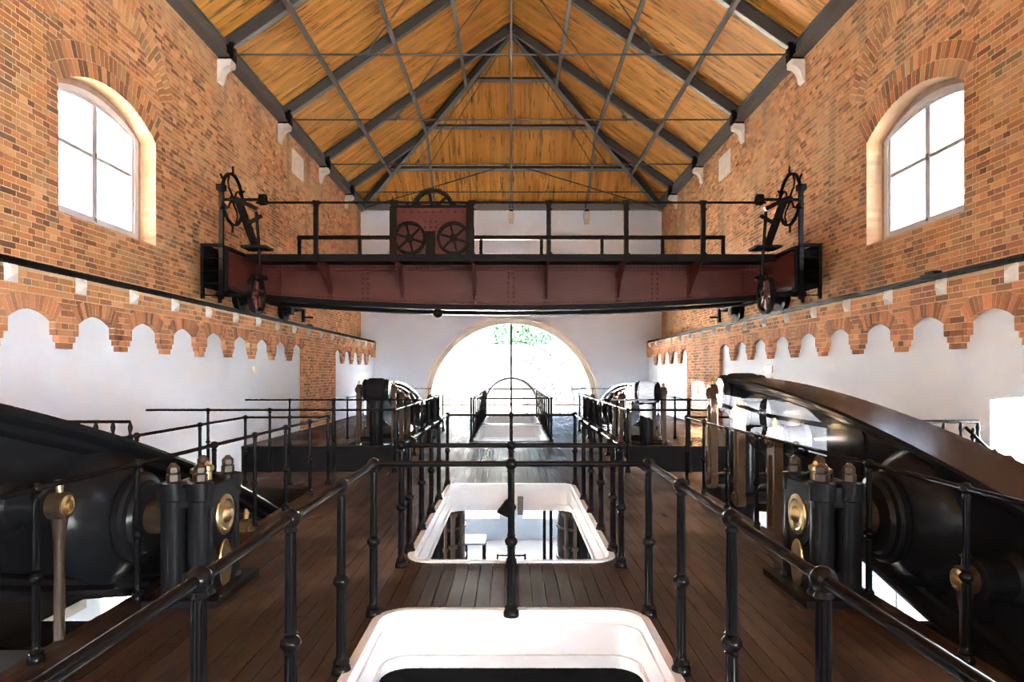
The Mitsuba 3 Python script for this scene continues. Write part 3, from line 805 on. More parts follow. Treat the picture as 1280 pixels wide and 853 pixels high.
for s in (-1, 1):
    nm = NAME[s]
    ys = [0.7, 1.7, 2.72, 3.75, 4.77, 6.0, 6.95, 7.9, 8.85, 9.72]
    xe = 2.62 if s < 0 else 2.51
    posts = [(s * xe, y) for y in ys] + [(s * 3.8, y) for y in (6.9, 8.3, 9.72)] + [(s * 3.17, 9.72)]
    railing(f'black iron railing around the {nm} near beam engine', [[(s * xe, 0.2), (s * xe, 9.72), (s * 3.8, 9.72), (s * 3.8, 5.5)]], posts, H=0.96, thick=0.85, r=0.016)
    posts = [(s * x, 10.9) for x in (1.87, 2.85, 3.87, 4.86)] + [(s * 1.87, y) for y in (12.0, 13.1, 14.2, 15.3, 16.4, 17.5, 18.6)]
    railing(f'black iron railing along the near edge of the {nm} pit and the walkway', [[(s * XW, 10.9), (s * 1.87, 10.9), (s * 1.87, 18.6)]], posts, thick=0.9, detail=False, r=0.017)
    railing(f'black iron railing between the {nm} pit and the {nm} far engine', [[(s * XW, 14.95), (s * 2.0, 14.95)]], [(s * x, 14.95) for x in (4.87, 3.92, 2.5)], thick=0.9, detail=False, r=0.017)
    railing(f'black iron railing on the wall side of the {nm} far engine', [[(s * 3.95, 15.2), (s * 3.95, 24.0)]], [(s * 3.95, y) for y in (15.2, 16.4, 17.8, 19.4, 21.2, 23.0)], thick=0.9, detail=False, r=0.017)
railing('thin black iron railing across the far end before the half-round window', [[(-XW, 25.5), (XW, 25.5)]], [(x, 25.5) for x in np.arange(-5.55, 5.6, 1.23)], thick=0.6, detail=False, r=0.015)
# stair railings by the side walls
for s in (-1, 1):
    nm = NAME[s]
    t = thing('stair_railing', f'ornate black balustrade of the stairs by the {nm} wall', 'railing')
    xs = s * 4.65
    part(t, 'rail', cyl((s * 4.65, 8.3, 1.0), (s * 5.7, 8.3, 1.0), 0.02, 10), 'rail_black')
    p0, p1 = np.array([s * 5.55, 8.3, 0.93]), np.array([s * 5.55, 4.0, -1.5])
    part(t, 'rail', cyl(p0, p1, 0.02, 10), 'rail_black')
    part(t, 'rail', cyl(p0 - [0, 0, .42], p1 - [0, 0, .42], 0.022, 10), 'rail_black')
    bal = lambda b, h: lathe([(0.02, 0), (0.012, 0.05), (0.014, h * .3), (0.028, h * .4), (0.012, h * .48), (0.03, h * .58), (0.012, h * .66), (0.034, h * .78), (0.016, h * .86), (0.03, h * .93), (0.01, h)], 10, b)
    for x in np.linspace(4.65, 5.7, 6):
        part(t, 'baluster', bal((s * x, 8.3, 0), 1.0), 'rail_black', 40)
    for q in np.linspace(0.03, 0.97, 12):
        b = p0 + (p1 - p0) * q
        part(t, 'baluster', bal(b - np.array([0, 0, .42]), 0.5), 'rail_black', 40)
    st = thing('staircase', f'stone stairs going down by the {nm} wall', 'stairs')
    for k in range(14):
        part(st, 'step', bx(s * 4.62, s * 5.84, 8.2 - 0.4 * (k + 1), 8.2 - 0.4 * k, -0.36 - 0.2 * k - .2, -0.2 * (k + 1)), 'stone_floor')

# ------------------------------------------------------------------ beam engines
def half_depth(s):
    return 0.56 - 0.02 * s * s


L = 4.2


def engine(side, yp, tilt, flip, label, group=None):
    """flip = +1: the link gear is on the far half; -1: on the near half."""
    t = thing('beam_engine', label, 'beam engine')
    X0, ZP = 3.1, 0.54
    c = np.array([X0, yp, ZP])
    fin = lambda m: m if side > 0 else mirror(m)
    P = lambda name, m, mt, sm=False, lb=None, par=None: part(par or t, name, fin(m), mt, sm, label=lb)
    S = np.linspace(-L, L, 61)
    prof = Polygon([(a, half_depth(a)) for a in S] + [(a, -half_depth(a)) for a in S[::-1]])
    fy = lambda x, w=0: ([[0, 1, 0], [0, 0, 1], [1, 0, 0]], [X0 + x, yp, ZP])
    tl = lambda m: rotx(m, tilt, c)
    web = extr(prof, 0.16, fy(-0.08))
    P('web', tl(web), 'engine_black', lb='black cast-iron beam plate')
    # raised panels with rounded ends on the inner and outer face
    for a0, a1 in ((-3.6, -0.95), (0.95, 3.6)):
        q = np.linspace(a0, a1, 20)
        pan = Polygon([(a, half_depth(a) - 0.24) for a in q] + [(a, -half_depth(a) + 0.24) for a in q[::-1]]).buffer(0.09)
        for x in (-0.095, 0.08):
            P('panel', tl(extr(pan, 0.015, fy(x))), 'engine_black')
    # flanges with a stepped moulding that follow the curve
    for sg, nme in ((1, 'top_flange'), (-1, 'bottom_flange')):
        rows = []
        sec = [(-0.10, -0.15), (-0.16, -0.12), (-0.17, -0.085), (-0.215, -0.07), (-0.25, -0.05), (-0.26, -0.02), (-0.25, 0.005), (0.25, 0.005), (0.26, -0.02), (0.25, -0.05), (0.215, -0.07), (0.17, -0.085), (0.16, -0.12), (0.10, -0.15)]
        for a in S:
            hd = half_depth(a)
            rows.append([[X0 + x, yp + a, ZP + sg * (hd + z)] for x, z in sec])
        v = np.array(rows).reshape(-1, 3); m_ = len(sec); f = []
        for i in range(len(S) - 1):
            for j in range(m_):
                k = (j + 1) % m_
                f += [[i * m_ + j, (i + 1) * m_ + j, (i + 1) * m_ + k], [i * m_ + j, (i + 1) * m_ + k, i * m_ + k]]
        for e in (0, len(S) - 1):
            f += [[e * m_, e * m_ + j, e * m_ + j + 1] for j in range(1, m_ - 1)]
        m = mk(v, f)
        if m.volume < 0:
            m.invert()
        P(nme, tl(m), 'engine_black', 35)
    # hub: a dome that swells out of the plate, a collar, the bearing shaft
    for sx in (-1, 1):
        dome = lathe([(0.53, 0.07), (0.525, 0.10), (0.51, 0.14), (0.47, 0.20), (0.41, 0.25), (0.35, 0.29), (0.31, 0.315), (0.28, 0.33), (0.01, 0.33)], 40, c, (sx, 0, 0))
        h = P('hub', dome, 'engine_black', 30)
        col = lathe([(0.27, 0.30), (0.31, 0.325), (0.33, 0.35), (0.33, 0.39), (0.31, 0.41), (0.27, 0.42), (0.25, 0.45), (0.20, 0.46), (0.01, 0.46)], 36, c, (sx, 0, 0))
        P('collar', col, 'engine_black', 30, par=h)
        P('shaft', lathe([(0.125, 0.44), (0.125, 0.58), (0.14, 0.59), (0.14, 0.62), (0.11, 0.63), (0.11, 0.74)], 24, c, (sx, 0, 0)), 'bronze_dark', 30, lb='bronze bearing shaft')
    # bearing blocks on the floor either side
    for sx in (-1, 1):
        bxn = lambda x0, x1, y0, y1, z0, z1: bx(X0 + sx * x0, X0 + sx * x1, yp + y0, yp + y1, z0, z1)
        body = cat(bxn(0.68, 0.98, -0.15, 0.15, 0.0, 0.74), bxn(0.64, 1.0, -0.28, 0.28, 0.66, 0.80), bxn(0.66, 1.0, -0.26, 0.26, 0.0, 0.2))
        b = P('bearing_block', body, 'engine_black', lb='black bearing block')
        P('base', bxn(0.60, 1.10, -0.40, 0.40, 0.0, 0.05), 'engine_black', par=b)
        for px_ in (0.73, 0.92):
            for py_ in (-0.23, 0.23):
                q = (X0 + sx * px_, yp + py_, 0)
                P('pillar', lathe([(0.10, 0.05), (0.082, 0.1), (0.082, 0.70), (0.092, 0.71), (0.092, 0.83), (0.05, 0.84)], 20, q), 'engine_black', 35, par=b)
                P('nut', lathe([(0.044, 0.83), (0.048, 0.835), (0.048, 0.885), (0.044, 0.89), (0.036, 0.893), (0.042, 0.90), (0.042, 0.935), (0.022, 0.955), (0.018, 0.965)], 6, q), 'bronze_dark', par=b)
        for py_ in (-0.06, 0.1):
            P('oil_cup', lathe([(0.035, 0.79), (0.035, 0.86), (0.05, 0.87), (0.05, 0.90), (0.02, 0.915), (0.012, 0.935), (0.003, 0.94)], 16, (X0 + sx * 0.82, yp + py_, 0)), 'brass', 35, par=b)
        q = (X0 + sx * 0.985, yp, ZP + 0.02)
        P('cheek', cyl((X0 + sx * 0.97, yp, ZP), (X0 + sx * 0.99, yp, ZP), 0.21, 32), 'engine_black', par=b)
        P('brass_cap', lathe([(0.145, 0.0), (0.15, 0.012), (0.145, 0.022), (0.115, 0.028), (0.10, 0.02), (0.065, 0.024), (0.045, 0.05), (0.02, 0.062), (0.002, 0.064)], 32, q, (sx, 0, 0)), 'brass', 30, par=b, lb='polished brass bearing cap')
        m = lathe([(0.10, 0.0), (0.105, 0.012), (0.10, 0.02), (0.002, 0.02)], 28, (0, 0, 0), (sx, 0, 0)); m.apply_transform(np.diag([1, 1, 1.7, 1.0])); m.apply_translation([X0 + sx * 0.985, yp, 0.2])
        P('brass_plate', m, 'brass', 30, par=b, lb='oval brass plate')
    # pins with links
    ct, st = math.cos(math.atan(tilt)), math.sin(math.atan(tilt))
    pin = lambda a: np.array([X0, yp + a * ct, ZP + a * st])
    e = pin(flip * 4.2)
    P('end_boss', lathe([(0.20, -0.30), (0.24, -0.28), (0.25, -0.24), (0.235, -0.21), (0.235, -0.19), (0.26, -0.17), (0.27, -0.12), (0.27, 0.12), (0.26, 0.17), (0.235, 0.19), (0.235, 0.21), (0.25, 0.24), (0.24, 0.28), (0.20, 0.30)], 36, e, (1, 0, 0)), 'engine_black', 25, lb='round black boss at the beam end')
    for a, ln, wd in ((4.2, 1.15, 0.20), (3.1, 1.0, 0.17), (2.0, 1.05, 0.20)):
        p = pin(flip * a)
        if a < 4:
            for sx in (-1, 1):
                P('pin_boss', lathe([(0.19, 0.06), (0.18, 0.09), (0.145, 0.13), (0.135, 0.30), (0.15, 0.31), (0.15, 0.35), (0.12, 0.36)], 28, p, (sx, 0, 0)), 'engine_black', 30)
        for sx in (-1, 1):
            pol = unary_union([Point(0, 0).buffer(wd * .62), sbox(-wd / 2, -ln, wd / 2, 0), Point(0, -ln).buffer(wd * .62)])
            pol = pol.difference(sbox(-wd * .17, -ln + wd * .9, wd * .17, -wd * 0.9).buffer(0.02))
            x0 = X0 + sx * 0.40
            m = extr(pol, 0.09, ([[0, 1, 0], [0, 0, 1], [1, 0, 0]], [x0 - 0.045, p[1], p[2]]))
            k = P('link', m, 'bronze', lb='bronze-brown hanging link')
            for dz in (0, -ln):
                P('pin_cap', lathe([(0.075, 0.0), (0.08, 0.01), (0.075, 0.02), (0.05, 0.025), (0.045, 0.045), (0.002, 0.05)], 20, (x0 + sx * 0.045, p[1], p[2] + dz), (sx, 0, 0)), 'bronze', 30, par=k)
            P('oiler', lathe([(0.025, wd * .55), (0.025, wd * .8), (0.035, wd * .85), (0.02, wd * 1.0), (0.01, wd * 1.1)], 12, (x0, p[1], p[2])), 'brass', 35, par=k)
        P('cross_pin', cyl((X0 - 0.42, p[1], p[2] - ln), (X0 + 0.42, p[1], p[2] - ln), 0.07, 20), 'engine_black', 40)
    p = pin(flip * 4.2)
    P('connecting_rod', cyl((X0, p[1], p[2] - 0.1), (X0, p[1] , -4.9), 0.16, 20), 'engine_black', 40)
    p = pin(-flip * 0.95)
    for sx in (-1, 1):
        P('pin_boss', lathe([(0.17, 0.06), (0.16, 0.1), (0.12, 0.14), (0.11, 0.28), (0.13, 0.29), (0.13, 0.33), (0.10, 0.34)], 28, p, (sx, 0, 0)), 'engine_black', 30)
        x0 = X0 + sx * 0.385
        k = P('pump_rod', cat(cyl((x0 - .04, p[1], p[2]), (x0 + .04, p[1], p[2]), 0.085, 24), cyl((x0, p[1], p[2] - 0.05), (x0, p[1], p[2] - 3.5), 0.030, 12), cyl((x0, p[1], p[2] - .05), (x0, p[1], p[2] - .2), 0.05, 12, 0.03)), 'bronze_dark', 40, lb='bronze rod hanging from the beam')
        P('eye_cap', lathe([(0.06, 0.0), (0.065, 0.012), (0.05, 0.02), (0.045, 0.01), (0.03, 0.012), (0.028, 0.03), (0.002, 0.034)], 20, (x0 + sx * .04, p[1], p[2]), (sx, 0, 0)), 'brass', 30, par=k)
        P('oiler', lathe([(0.022, 0.08), (0.022, 0.13), (0.03, 0.14), (0.018, 0.155)], 12, (x0, p[1], p[2])), 'brass', 35, par=k)
    p = pin(-flip * 4.2)
    P('end_boss', lathe([(0.20, -0.28), (0.24, -0.26), (0.24, 0.26), (0.20, 0.28)], 28, p, (1, 0, 0)), 'engine_black', 25)
    return t


engine(-1, 5.0, -0.285, 1, 'black beam engine in the left foreground, its far end dipping')
engine(1, 5.0, 0.19, 1, 'black beam engine in the right foreground, its far end raised and sunlit')
engine(-1, 19.8, -0.16, -1, 'black beam engine seen end-on beyond the left pit')
engine(1, 19.8, -0.145, -1, 'black beam engine seen end-on beyond the right pit')

# ------------------------------------------------------------------ crane rails and the overhead crane
for s in (-1, 1):
    k = thing('crane_rail', f'black iron crane rail on the ledge of the {NAME[s]} wall', 'rail')
    part(k, 'head', bx(s * 5.76, s * 5.85, 4.0, YB - 0.1, ZL + 0.055, ZL + 0.09), 'iron_dull')
    part(k, 'web', bx(s * 5.785, s * 5.825, 4.0, YB - 0.1, ZL + 0.02, ZL + 0.056), 'iron_dull')
    part(k, 'foot', bx(s * 5.70, s * 5.92, 4.0, YB - 0.1, ZL, ZL + 0.022), 'iron_dull')
    for y in (22.0, 25.5) if s < 0 else (22.5, 26.0):
        pass
    fl_ = thing('floodlight', f'small black floodlight standing on the ledge of the {NAME[s]} wall', 'floodlight')
    yy = 9.75 if s > 0 else 20.4
    part(fl_, 'housing', cat(bx(s * 5.96, s * 6.14, yy - 0.16, yy + 0.16, ZL + 0.10, ZL + 0.16), bx(s * 5.99, s * 6.11, yy - 0.1, yy + 0.1, ZL + .16, ZL + .2)), 'iron_dull')
    part(fl_, 'bracket', bx(s * 6.0, s * 6.1, yy - 0.03, yy + 0.03, ZL, ZL + 0.11), 'iron_dull')

cr = thing('overhead_crane', 'dark red riveted overhead travelling crane spanning the hall', 'crane')
Y1, Y2, Y3, Y4 = 14.15, 15.28, 16.55, 17.66
DZ = 4.02
BX = [-4.06, -2.44, -0.82, 0.78, 2.39, 3.99]
rivets = []


def rivet(p, axis=(0, -1, 0), r=0.021):
    rivets.append(lathe([(r, 0.0), (r * .8, r * .55), (r * .2, r * .8)], 6, p, axis))


def sag(x):
    return 3.36 - 0.25 * (1 - (x / 5.65) ** 2)


for y, nm_, fc in ((Y2, 'front_girder', -1), (Y3, 'rear_girder', 1)):
    xs = np.linspace(-5.65, 5.65, 41)
    P_ = Polygon([(x, sag(x)) for x in xs] + [(5.65, DZ), (-5.65, DZ)])
    k = part(cr, nm_, extr(P_, 0.03, ([[1, 0, 0], [0, 0, 1], [0, -1, 0]], [0, y + 0.015, 0])), 'red_oxide')
    rows = []
    sec = [(-0.16, -0.12), (0.16, -0.12), (0.16, -0.02), (0.05, 0.0), (-0.05, 0.0), (-0.16, -0.02)]
    v = np.array([[[x, y + a, sag(x) + b] for a, b in sec] for x in xs]).reshape(-1, 3); f = []
    for i in range(len(xs) - 1):
        for j in range(6):
            q = (j + 1) % 6
            f += [[i * 6 + j, (i + 1) * 6 + j, (i + 1) * 6 + q], [i * 6 + j, (i + 1) * 6 + q, i * 6 + q]]
    m = mk(v, f)
    if m.volume < 0:
        m.invert()
    part(k, 'bottom_flange', m, 'iron_dull', label='black curved bottom flange')
    part(k, 'top_angle', bx(-5.65, 5.65, y + fc * 0.015, y + fc * 0.09, DZ - 0.13, DZ - 0.01), 'red_oxide')
    yb = y + fc * 0.015
    for x in BX + [-5.2, 5.2]:
        part(k, 'stiffener', bx(x - 0.055, x + 0.055, yb, yb + fc * 0.018, sag(x), DZ - 0.12), 'red_oxide')
        part(k, 'stiffener', bx(x - 0.012, x + 0.012, yb, yb + fc * 0.07, sag(x), DZ - 0.12), 'red_oxide')
        if fc < 0:
            for z in np.arange(sag(x) + 0.06, DZ - 0.15, 0.085):
                rivet((x + 0.035, yb - 0.018, z)); rivet((x - 0.035, yb - 0.018, z))
    for x in (-3.27, 0.0, 3.22):
        part(k, 'splice_plate', bx(x - 0.14, x + 0.14, yb, yb + fc * 0.014, sag(x), DZ - 0.13), 'red_oxide')
        if fc < 0:
            for z in np.arange(sag(x) + 0.07, DZ - 0.15, 0.11):
                rivet((x + 0.06, yb - 0.014, z), r=0.026); rivet((x - 0.06, yb - 0.014, z), r=0.026)
    if fc < 0:
        for x in np.arange(-5.5, 5.5, 0.085):
            rivet((x, yb - 0.075, DZ - 0.07))
            rivet((x, yb - 0.0, sag(x) + 0.05), r=0.018)
part(cr, 'rivet_row', cat(rivets), 'rivet_red', kind='stuff', label='rows of rivet heads on the girder')
part(cr, 'front_walkway', cat(bx(-5.5, 5.5, Y1, Y2, DZ, DZ + 0.035), bx(-5.5, 5.5, Y1 - 0.01, Y1 + 0.03, DZ - 0.10, DZ + 0.045)), 'iron_dull', label='black-edged walkway along the crane')
part(cr, 'rear_walkway', cat(bx(-5.5, 5.5, Y3, Y4, DZ, DZ + 0.035), bx(-5.5, 5.5, Y4 - 0.03, Y4 + 0.01, DZ - 0.10, DZ + 0.045)), 'iron_dull')
for x in BX:
    for ya, yb in ((Y1 + 0.03, Y2 - 0.015), (Y4 - 0.03, Y3 + 0.015)):
        tri = Polygon([(ya, DZ - 0.02), (ya, DZ - 0.10), (yb, sag(x) + 0.08), (yb, DZ - 0.02)])
        part(cr, 'gusset', extr(tri, 0.02, ([[0, 1, 0], [0, 0, 1], [1, 0, 0]], [x - 0.01, 0, 0])), 'red_oxide', label='triangular red gusset' if x == BX[0] and ya < 15 else None)
HR = 5.14
part(cr, 'handrail', cyl((-5.3, Y1, HR), (5.3, Y1, HR), 0.024, 12), 'rail_black', 40)
for x in BX:
    k = part(cr, 'post', cat(bx(x - 0.045, x + 0.045, Y1 - 0.05, Y1 + 0.03, DZ - 0.13, HR + 0.02)), 'rail_black')
    part(k, 'clamp', cat(cyl((x - 0.07, Y1, HR), (x + 0.07, Y1, HR), 0.05, 12), *[ball((x + 0.05, Y1 - 0.05, z), 0.025, 8) for z in (HR - 0.15, DZ + .05)]), 'rail_black', 40)
part(cr, 'rear_handrail', bx(-5.55, 5.55, Y4 - 0.03, Y4 + 0.03, 5.06, 5.16), 'rail_black')
for x in np.linspace(-5.5, 5.5, 8):
    part(cr, 'rear_post', bx(x - 0.04, x + 0.04, Y4 - 0.04, Y4 + 0.04, DZ, 5.07), 'rail_black')
part(cr, 'hook_block', cat(ball((-1.64, 15.2, 2.93), 0.11, 16), cyl((-1.64, 15.2, 2.95), (-1.64, 15.2, 3.1), 0.03, 8)), 'rail_black', True, label='small black pulley ball under the girder')
for s in (-1, 1):
    P = lambda name, m, mt, sm=False, lb=None, par=None: part(par or cr, name, m if s < 0 else mirror(m), mt, sm, label=lb)
    ec = P('end_carriage', cat(bx(-5.72, -5.69, 13.45, 18.3, 3.28, 4.06), bx(-5.66, -5.63, 13.45, 18.3, 3.28, 4.06)), 'red_oxide', lb='red end carriage running on the wall rail')
    P('flange', cat(bx(-5.80, -5.56, 13.45, 18.3, 4.04, 4.09), bx(-5.80, -5.56, 13.45, 18.3, 3.24, 3.29)), 'iron_dull', par=ec)
    P('end_plate', bx(-5.76, -5.60, 13.42, 13.46, 3.2, 4.1), 'iron_dull', par=ec)
    rv = []
    for y in np.arange(13.52, 15.2, 0.09):
        for z in (3.32, 4.0):
            rv.append(lathe([(0.018, 0), (0.01, 0.014)], 6, (-5.63, y, z), (1, 0, 0)))
    k = numbered(ec + '__rivet_row'); scene[k] = ply(cat(rv) if s < 0 else mirror(cat(rv)), 'red_oxide'); labels[k] = {'kind': 'stuff'}
    # maintenance cage beside the carriage, with rungs
    cg = P('cage', cat(bx(-6.08, -6.02, 13.3, 13.36, 3.05, 4.13), bx(-6.08, -6.02, 14.1, 14.16, 3.05, 4.13), bx(-6.08, -5.66, 13.3, 13.36, 4.07, 4.13), bx(-6.08, -6.02, 13.3, 14.16, 4.07, 4.13), bx(-6.08, -6.06, 13.3, 14.1, 3.28, 4.1)), 'iron_dull', lb='black iron cage with rungs')
    for z in (3.12, 3.36, 3.6, 3.84):
        P('rung', cyl((-6.05, 13.33, z), (-5.68, 13.33, z), 0.012, 8), 'rail_black', par=cg)
    P('standard', cat(bx(-5.74, -5.66, 13.34, 13.42, 3.05, 5.28), bx(-5.78, -5.62, 13.3, 13.44, 5.18, 5.30)), 'rail_black', lb='tall black upright carrying the handwheel')
    hw = np.array([-5.52, 13.48, 5.03])
    rim, sp, hub = spoked_wheel(hw, 0.52, 0.05, (1, 0, 0), 4, 0.045, 0.07, 0.035, 0.5, 40)
    k = P('handwheel', rim, 'rail_black', 30, lb='black handwheel with curved spokes')
    P('spokes', sp, 'rail_black', par=k); P('hub', hub, 'rail_black', par=k)
    for q in range(6):
        th = q * math.pi / 3 + 0.5
        P('handle', cyl(hw + 0.5 * np.array([0, math.cos(th), math.sin(th)]), hw + 0.66 * np.array([0, math.cos(th), math.sin(th)]), 0.022, 8), 'rail_black', par=k)
    P('drive_shaft', cat(cyl((-5.75, 13.48, 5.03), (-4.85, 13.48, 5.03), 0.03, 12), cyl((-4.98, 13.48, 5.03), (-4.86, 13.48, 5.03), 0.11, 16)), 'rail_black', 40)
    P('frame_leg', cat(bar((-5.42, 13.5, 5.03), (-5.12, 13.7, 4.05), 0.13, 0.10, (0, 1, 0)), bar((-5.42, 13.4, 5.03), (-5.0, 13.4, 4.82), 0.08, 0.07, (0, 1, 0)), bar((-5.25, 13.5, 4.55), (-4.95, 13.5, 4.72), 0.06, 0.06, (0, 1, 0)), bx(-5.3, -4.8, 13.3, 13.75, 4.05, 4.10)), 'rail_black')
    P('upright_shaft', cyl((-5.06, 13.5, 4.8), (-4.98, 13.55, 3.45), 0.03, 10), 'rail_black')
    P('bevel_gear', lathe([(0.06, 0), (0.15, 0.04), (0.13, 0.10), (0.05, 0.12)], 20, (-5.0, 13.55, 3.42)), 'rail_black', 35)
    gw = np.array([-5.10, 13.62, 3.17])
    rim, sp, hub = spoked_wheel(gw, 0.40, 0.09, (1, 0, 0), 6, 0.06, 0.08, 0.06, 0, 40)
    k = P('gear_wheel', rim, 'rail_black', 30, lb='gear wheel with red spokes')
    P('spokes', sp, 'red_oxide', par=k); P('hub', hub, 'red_oxide', par=k)
    P('axle', cyl((-5.9, 13.62, 3.17), (-5.0, 13.62, 3.17), 0.05, 12), 'iron_dull')
    for y in (14.5, 17.3):
        c_ = np.array([-5.805, y, ZL + 0.09 + 0.25])
        wm = lathe([(0.15, -0.05), (0.19, -0.05), (0.25, -0.05), (0.25, 0.035), (0.29, 0.04), (0.29, 0.07), (0.19, 0.07), (0.15, 0.05), (0.15, -0.05)], 32, c_, (1, 0, 0))
        _, sp, hub = spoked_wheel(c_, 0.2, 0.08, (1, 0, 0), 5, 0.05, 0.07, 0.05)
        k = P('track_wheel', wm, 'iron_dull', 30, lb='flanged track wheel')
        P('spokes', sp, 'iron_dull', par=k); P('hub', hub, 'iron_dull', par=k)
        P('axle_box', cat(bx(-5.72, -5.56, y - 0.13, y + 0.13, 3.08, 3.30), cyl((-5.9, y, c_[2]), (-5.55, y, c_[2]), 0.045, 10)), 'iron_dull')
    P('rail_guard', cat(bx(-5.6, -5.52, 18.15, 18.25, 2.95, 3.3), bx(-5.6, -5.3, 18.15, 18.2, 3.05, 3.1)), 'iron_dull')

tr_ = thing('crane_trolley', 'dark red hoist trolley with spoked wheels standing on the crane bridge', 'trolley')
tx0, tx1, ty, tz0, tz1 = -2.60, -0.92, 14.86, 4.06, 5.22
b_ = part(tr_, 'body', cat(bx(tx0, tx1, ty, ty + 0.04, tz0 + 0.12, tz1), bx(tx0, tx0 + 0.04, ty, 17.0, tz0 + .12, tz1), bx(tx1 - 0.04, tx1, ty, 17.0, tz0 + .12, tz1), bx(tx0, tx1, 16.96, 17.0, tz0 + 0.12, tz1), bx(tx0, tx1, ty, 17, tz0 + .35, tz0 + .4)), 'red_oxide', label='dark red plate body')
part(b_, 'top_edge', cat(bx(tx0 - 0.03, tx1 + 0.03, ty - 0.03, ty + 0.05, tz1 - 0.02, tz1 + 0.04), *[bx(x, x + 0.06, ty - 0.03, ty + .03, tz1 + .03, tz1 + 0.07) for x in (tx0 + .02, tx0 + .3, tx1 - .35, tx1 - .08)]), 'rail_black')
part(b_, 'frame', cat(bx(tx0 - 0.05, tx0 + 0.06, ty - 0.05, ty + 0.03, tz0, tz1), bx(tx1 - 0.06, tx1 + 0.05, ty - 0.05, ty + 0.03, tz0, tz1), bx(-1.86, -1.66, ty - 0.06, ty, tz0, tz0 + 0.62), bx(tx0, tx1, ty - 0.03, 17.0, tz0, tz0 + 0.06)), 'rail_black')
rv = [lathe([(0.022, 0), (0.012, 0.016)], 6, (x, ty, z), (0, -1, 0)) for x in np.arange(tx0 + .1, tx1, 0.16) for z in (tz1 - 0.1,)] + [lathe([(0.022, 0), (0.012, 0.016)], 6, (-1.76 + a, ty, 4.9 + b), (0, -1, 0)) for a in (-.12, 0, .12) for b in (-.12, 0)]
k = numbered(b_ + '__rivet_row'); scene[k] = ply(cat(rv), 'rivet_red'); labels[k] = {'kind': 'stuff'}
for x in (-2.21, -1.25):
    rim, sp, hub = spoked_wheel((x, ty - 0.1, 4.52), 0.36, 0.10, (0, 1, 0), 6, 0.06, 0.085, 0.04, 0, 40)
    k = part(tr_, 'wheel', rim, 'rail_black', 30, label='black six-spoked wheel')
    part(k, 'spokes', sp, 'rail_black'); part(k, 'hub', hub, 'rail_black')
gc = np.array([-1.78, 15.5, 5.32])
rim, sp, hub = spoked_wheel(gc, 0.46, 0.10, (0, 1, 0), 6, 0.07, 0.1, 0.06, 0, 48)
k = part(tr_, 'gear', cat(rim, *[bar(gc + 0.45 * np.array([math.cos(q), 0, math.sin(q)]), gc + 0.495 * np.array([math.cos(q), 0, math.sin(q)]), 0.09, 0.03, np.array([-math.sin(q), 0, math.cos(q)])) for q in np.linspace(0, 2 * math.pi, 49)[:-1]]), 'rail_black', label='large toothed gear')
part(k, 'spokes', sp, 'rail_black'); part(k, 'hub', hub, 'rail_black')
part(tr_, 'drum', cyl((-1.78, 15.6, 5.2), (-1.78, 16.9, 5.2), 0.27, 28), 'iron_dull', 40)
part(tr_, 'pinion', cat(cyl((-1.2, 15.4, 5.28), (-1.2, 15.6, 5.28), 0.1, 14), cyl((-1.2, 15, 5.28), (-1.2, 16.9, 5.28), 0.035, 10)), 'rail_black')

# ------------------------------------------------------------------ the storey below, seen through the openings
def column(x, y, label, pipe):
    t = thing('machine_column', label, 'column')
    part(t, 'shaft', lathe([(0.34, ZF), (0.34, ZF + 0.25), (0.25, ZF + 0.4), (0.22, ZF + 0.6), (0.20, -1.2), (0.26, -1.1), (0.22, -0.95), (0.32, -0.75), (0.34, -0.36)], 24, (x, y, 0)), 'engine_black', 35)
    for i, (dx, dy, r) in enumerate(pipe):
        p = part(t, 'pipe', cyl((x + dx, y + dy, ZF), (x + dx, y + dy, -0.5), r, 14), 'bronze', 40, label='copper pipe')
        for z in (-4.2, -3.3, -2.4, -1.5):
            part(p, 'flange', cyl((x + dx, y + dy, z), (x + dx, y + dy, z + 0.09), r * 1.9, 16), 'bronze', 35)


for s in (-1, 1):
    t = thing('cylinder_casing', f"large black engine cylinder below the floor, {'left' if s < 0 else 'right'} of the second opening", 'engine cylinder')
    part(t, 'barrel', lathe([(1.05, ZF), (1.05, ZF + .2), (0.92, ZF + 0.25), (0.92, -1.3), (1.0, -1.25), (1.0, -1.1), (0.9, -1.05), (0.2, -0.9)], 40, (s * 2.42, 22.1, 0)), 'engine_black', 35)
    for z in (-4.4, -3.4, -2.4):
        part(t, 'band', lathe([(0.93, z), (0.96, z + 0.01), (0.96, z + 0.09), (0.93, z + .1)], 40, (s * 2.42, 22.1, 0)), 'bronze', 35)
column(-2.0, 19.0, 'black iron column with copper pipes below the opening, left of the white table', ((0.38, -0.1, 0.07), (0.6, 0.2, 0.05), (-0.4, -0.2, 0.1), (0.2, -0.4, 0.045)))
column(1.95, 19.0, 'black iron column with copper pipes below the opening, on the right', ((-0.42, -0.1, 0.06), (-0.2, -0.35, 0.05), (0.4, -0.2, 0.1)))
for x, y in ((1.05, 21.6), (1.3, 22.2)):
    solo('support_post', cyl((x, y, ZF), (x, y, -0.36), 0.05, 10), 'iron_dull', f"thin black post below the second floor opening, {'left' if x < 1.2 else 'right'} one of two", 'post')
tb = thing('table', 'white table on dark legs in the storey below', 'table')
part(tb, 'top', bx(-1.75, -0.95, 24.6, 25.9, ZF + 0.86, ZF + 0.93), 'sign_white')
for x in (-1.7, -1.0):
    for y in (24.65, 25.85):
        part(tb, 'leg', bx(x - 0.04, x + 0.04, y - 0.04, y + 0.04, ZF, ZF + 0.86), 'iron_dull')
rr = thing('barrier', 'short black barrier on the pale floor below', 'railing')
part(rr, 'rail', cyl((-0.5, 23.6, ZF + .75), (0.5, 23.6, ZF + .75), 0.025, 8), 'iron_dull')
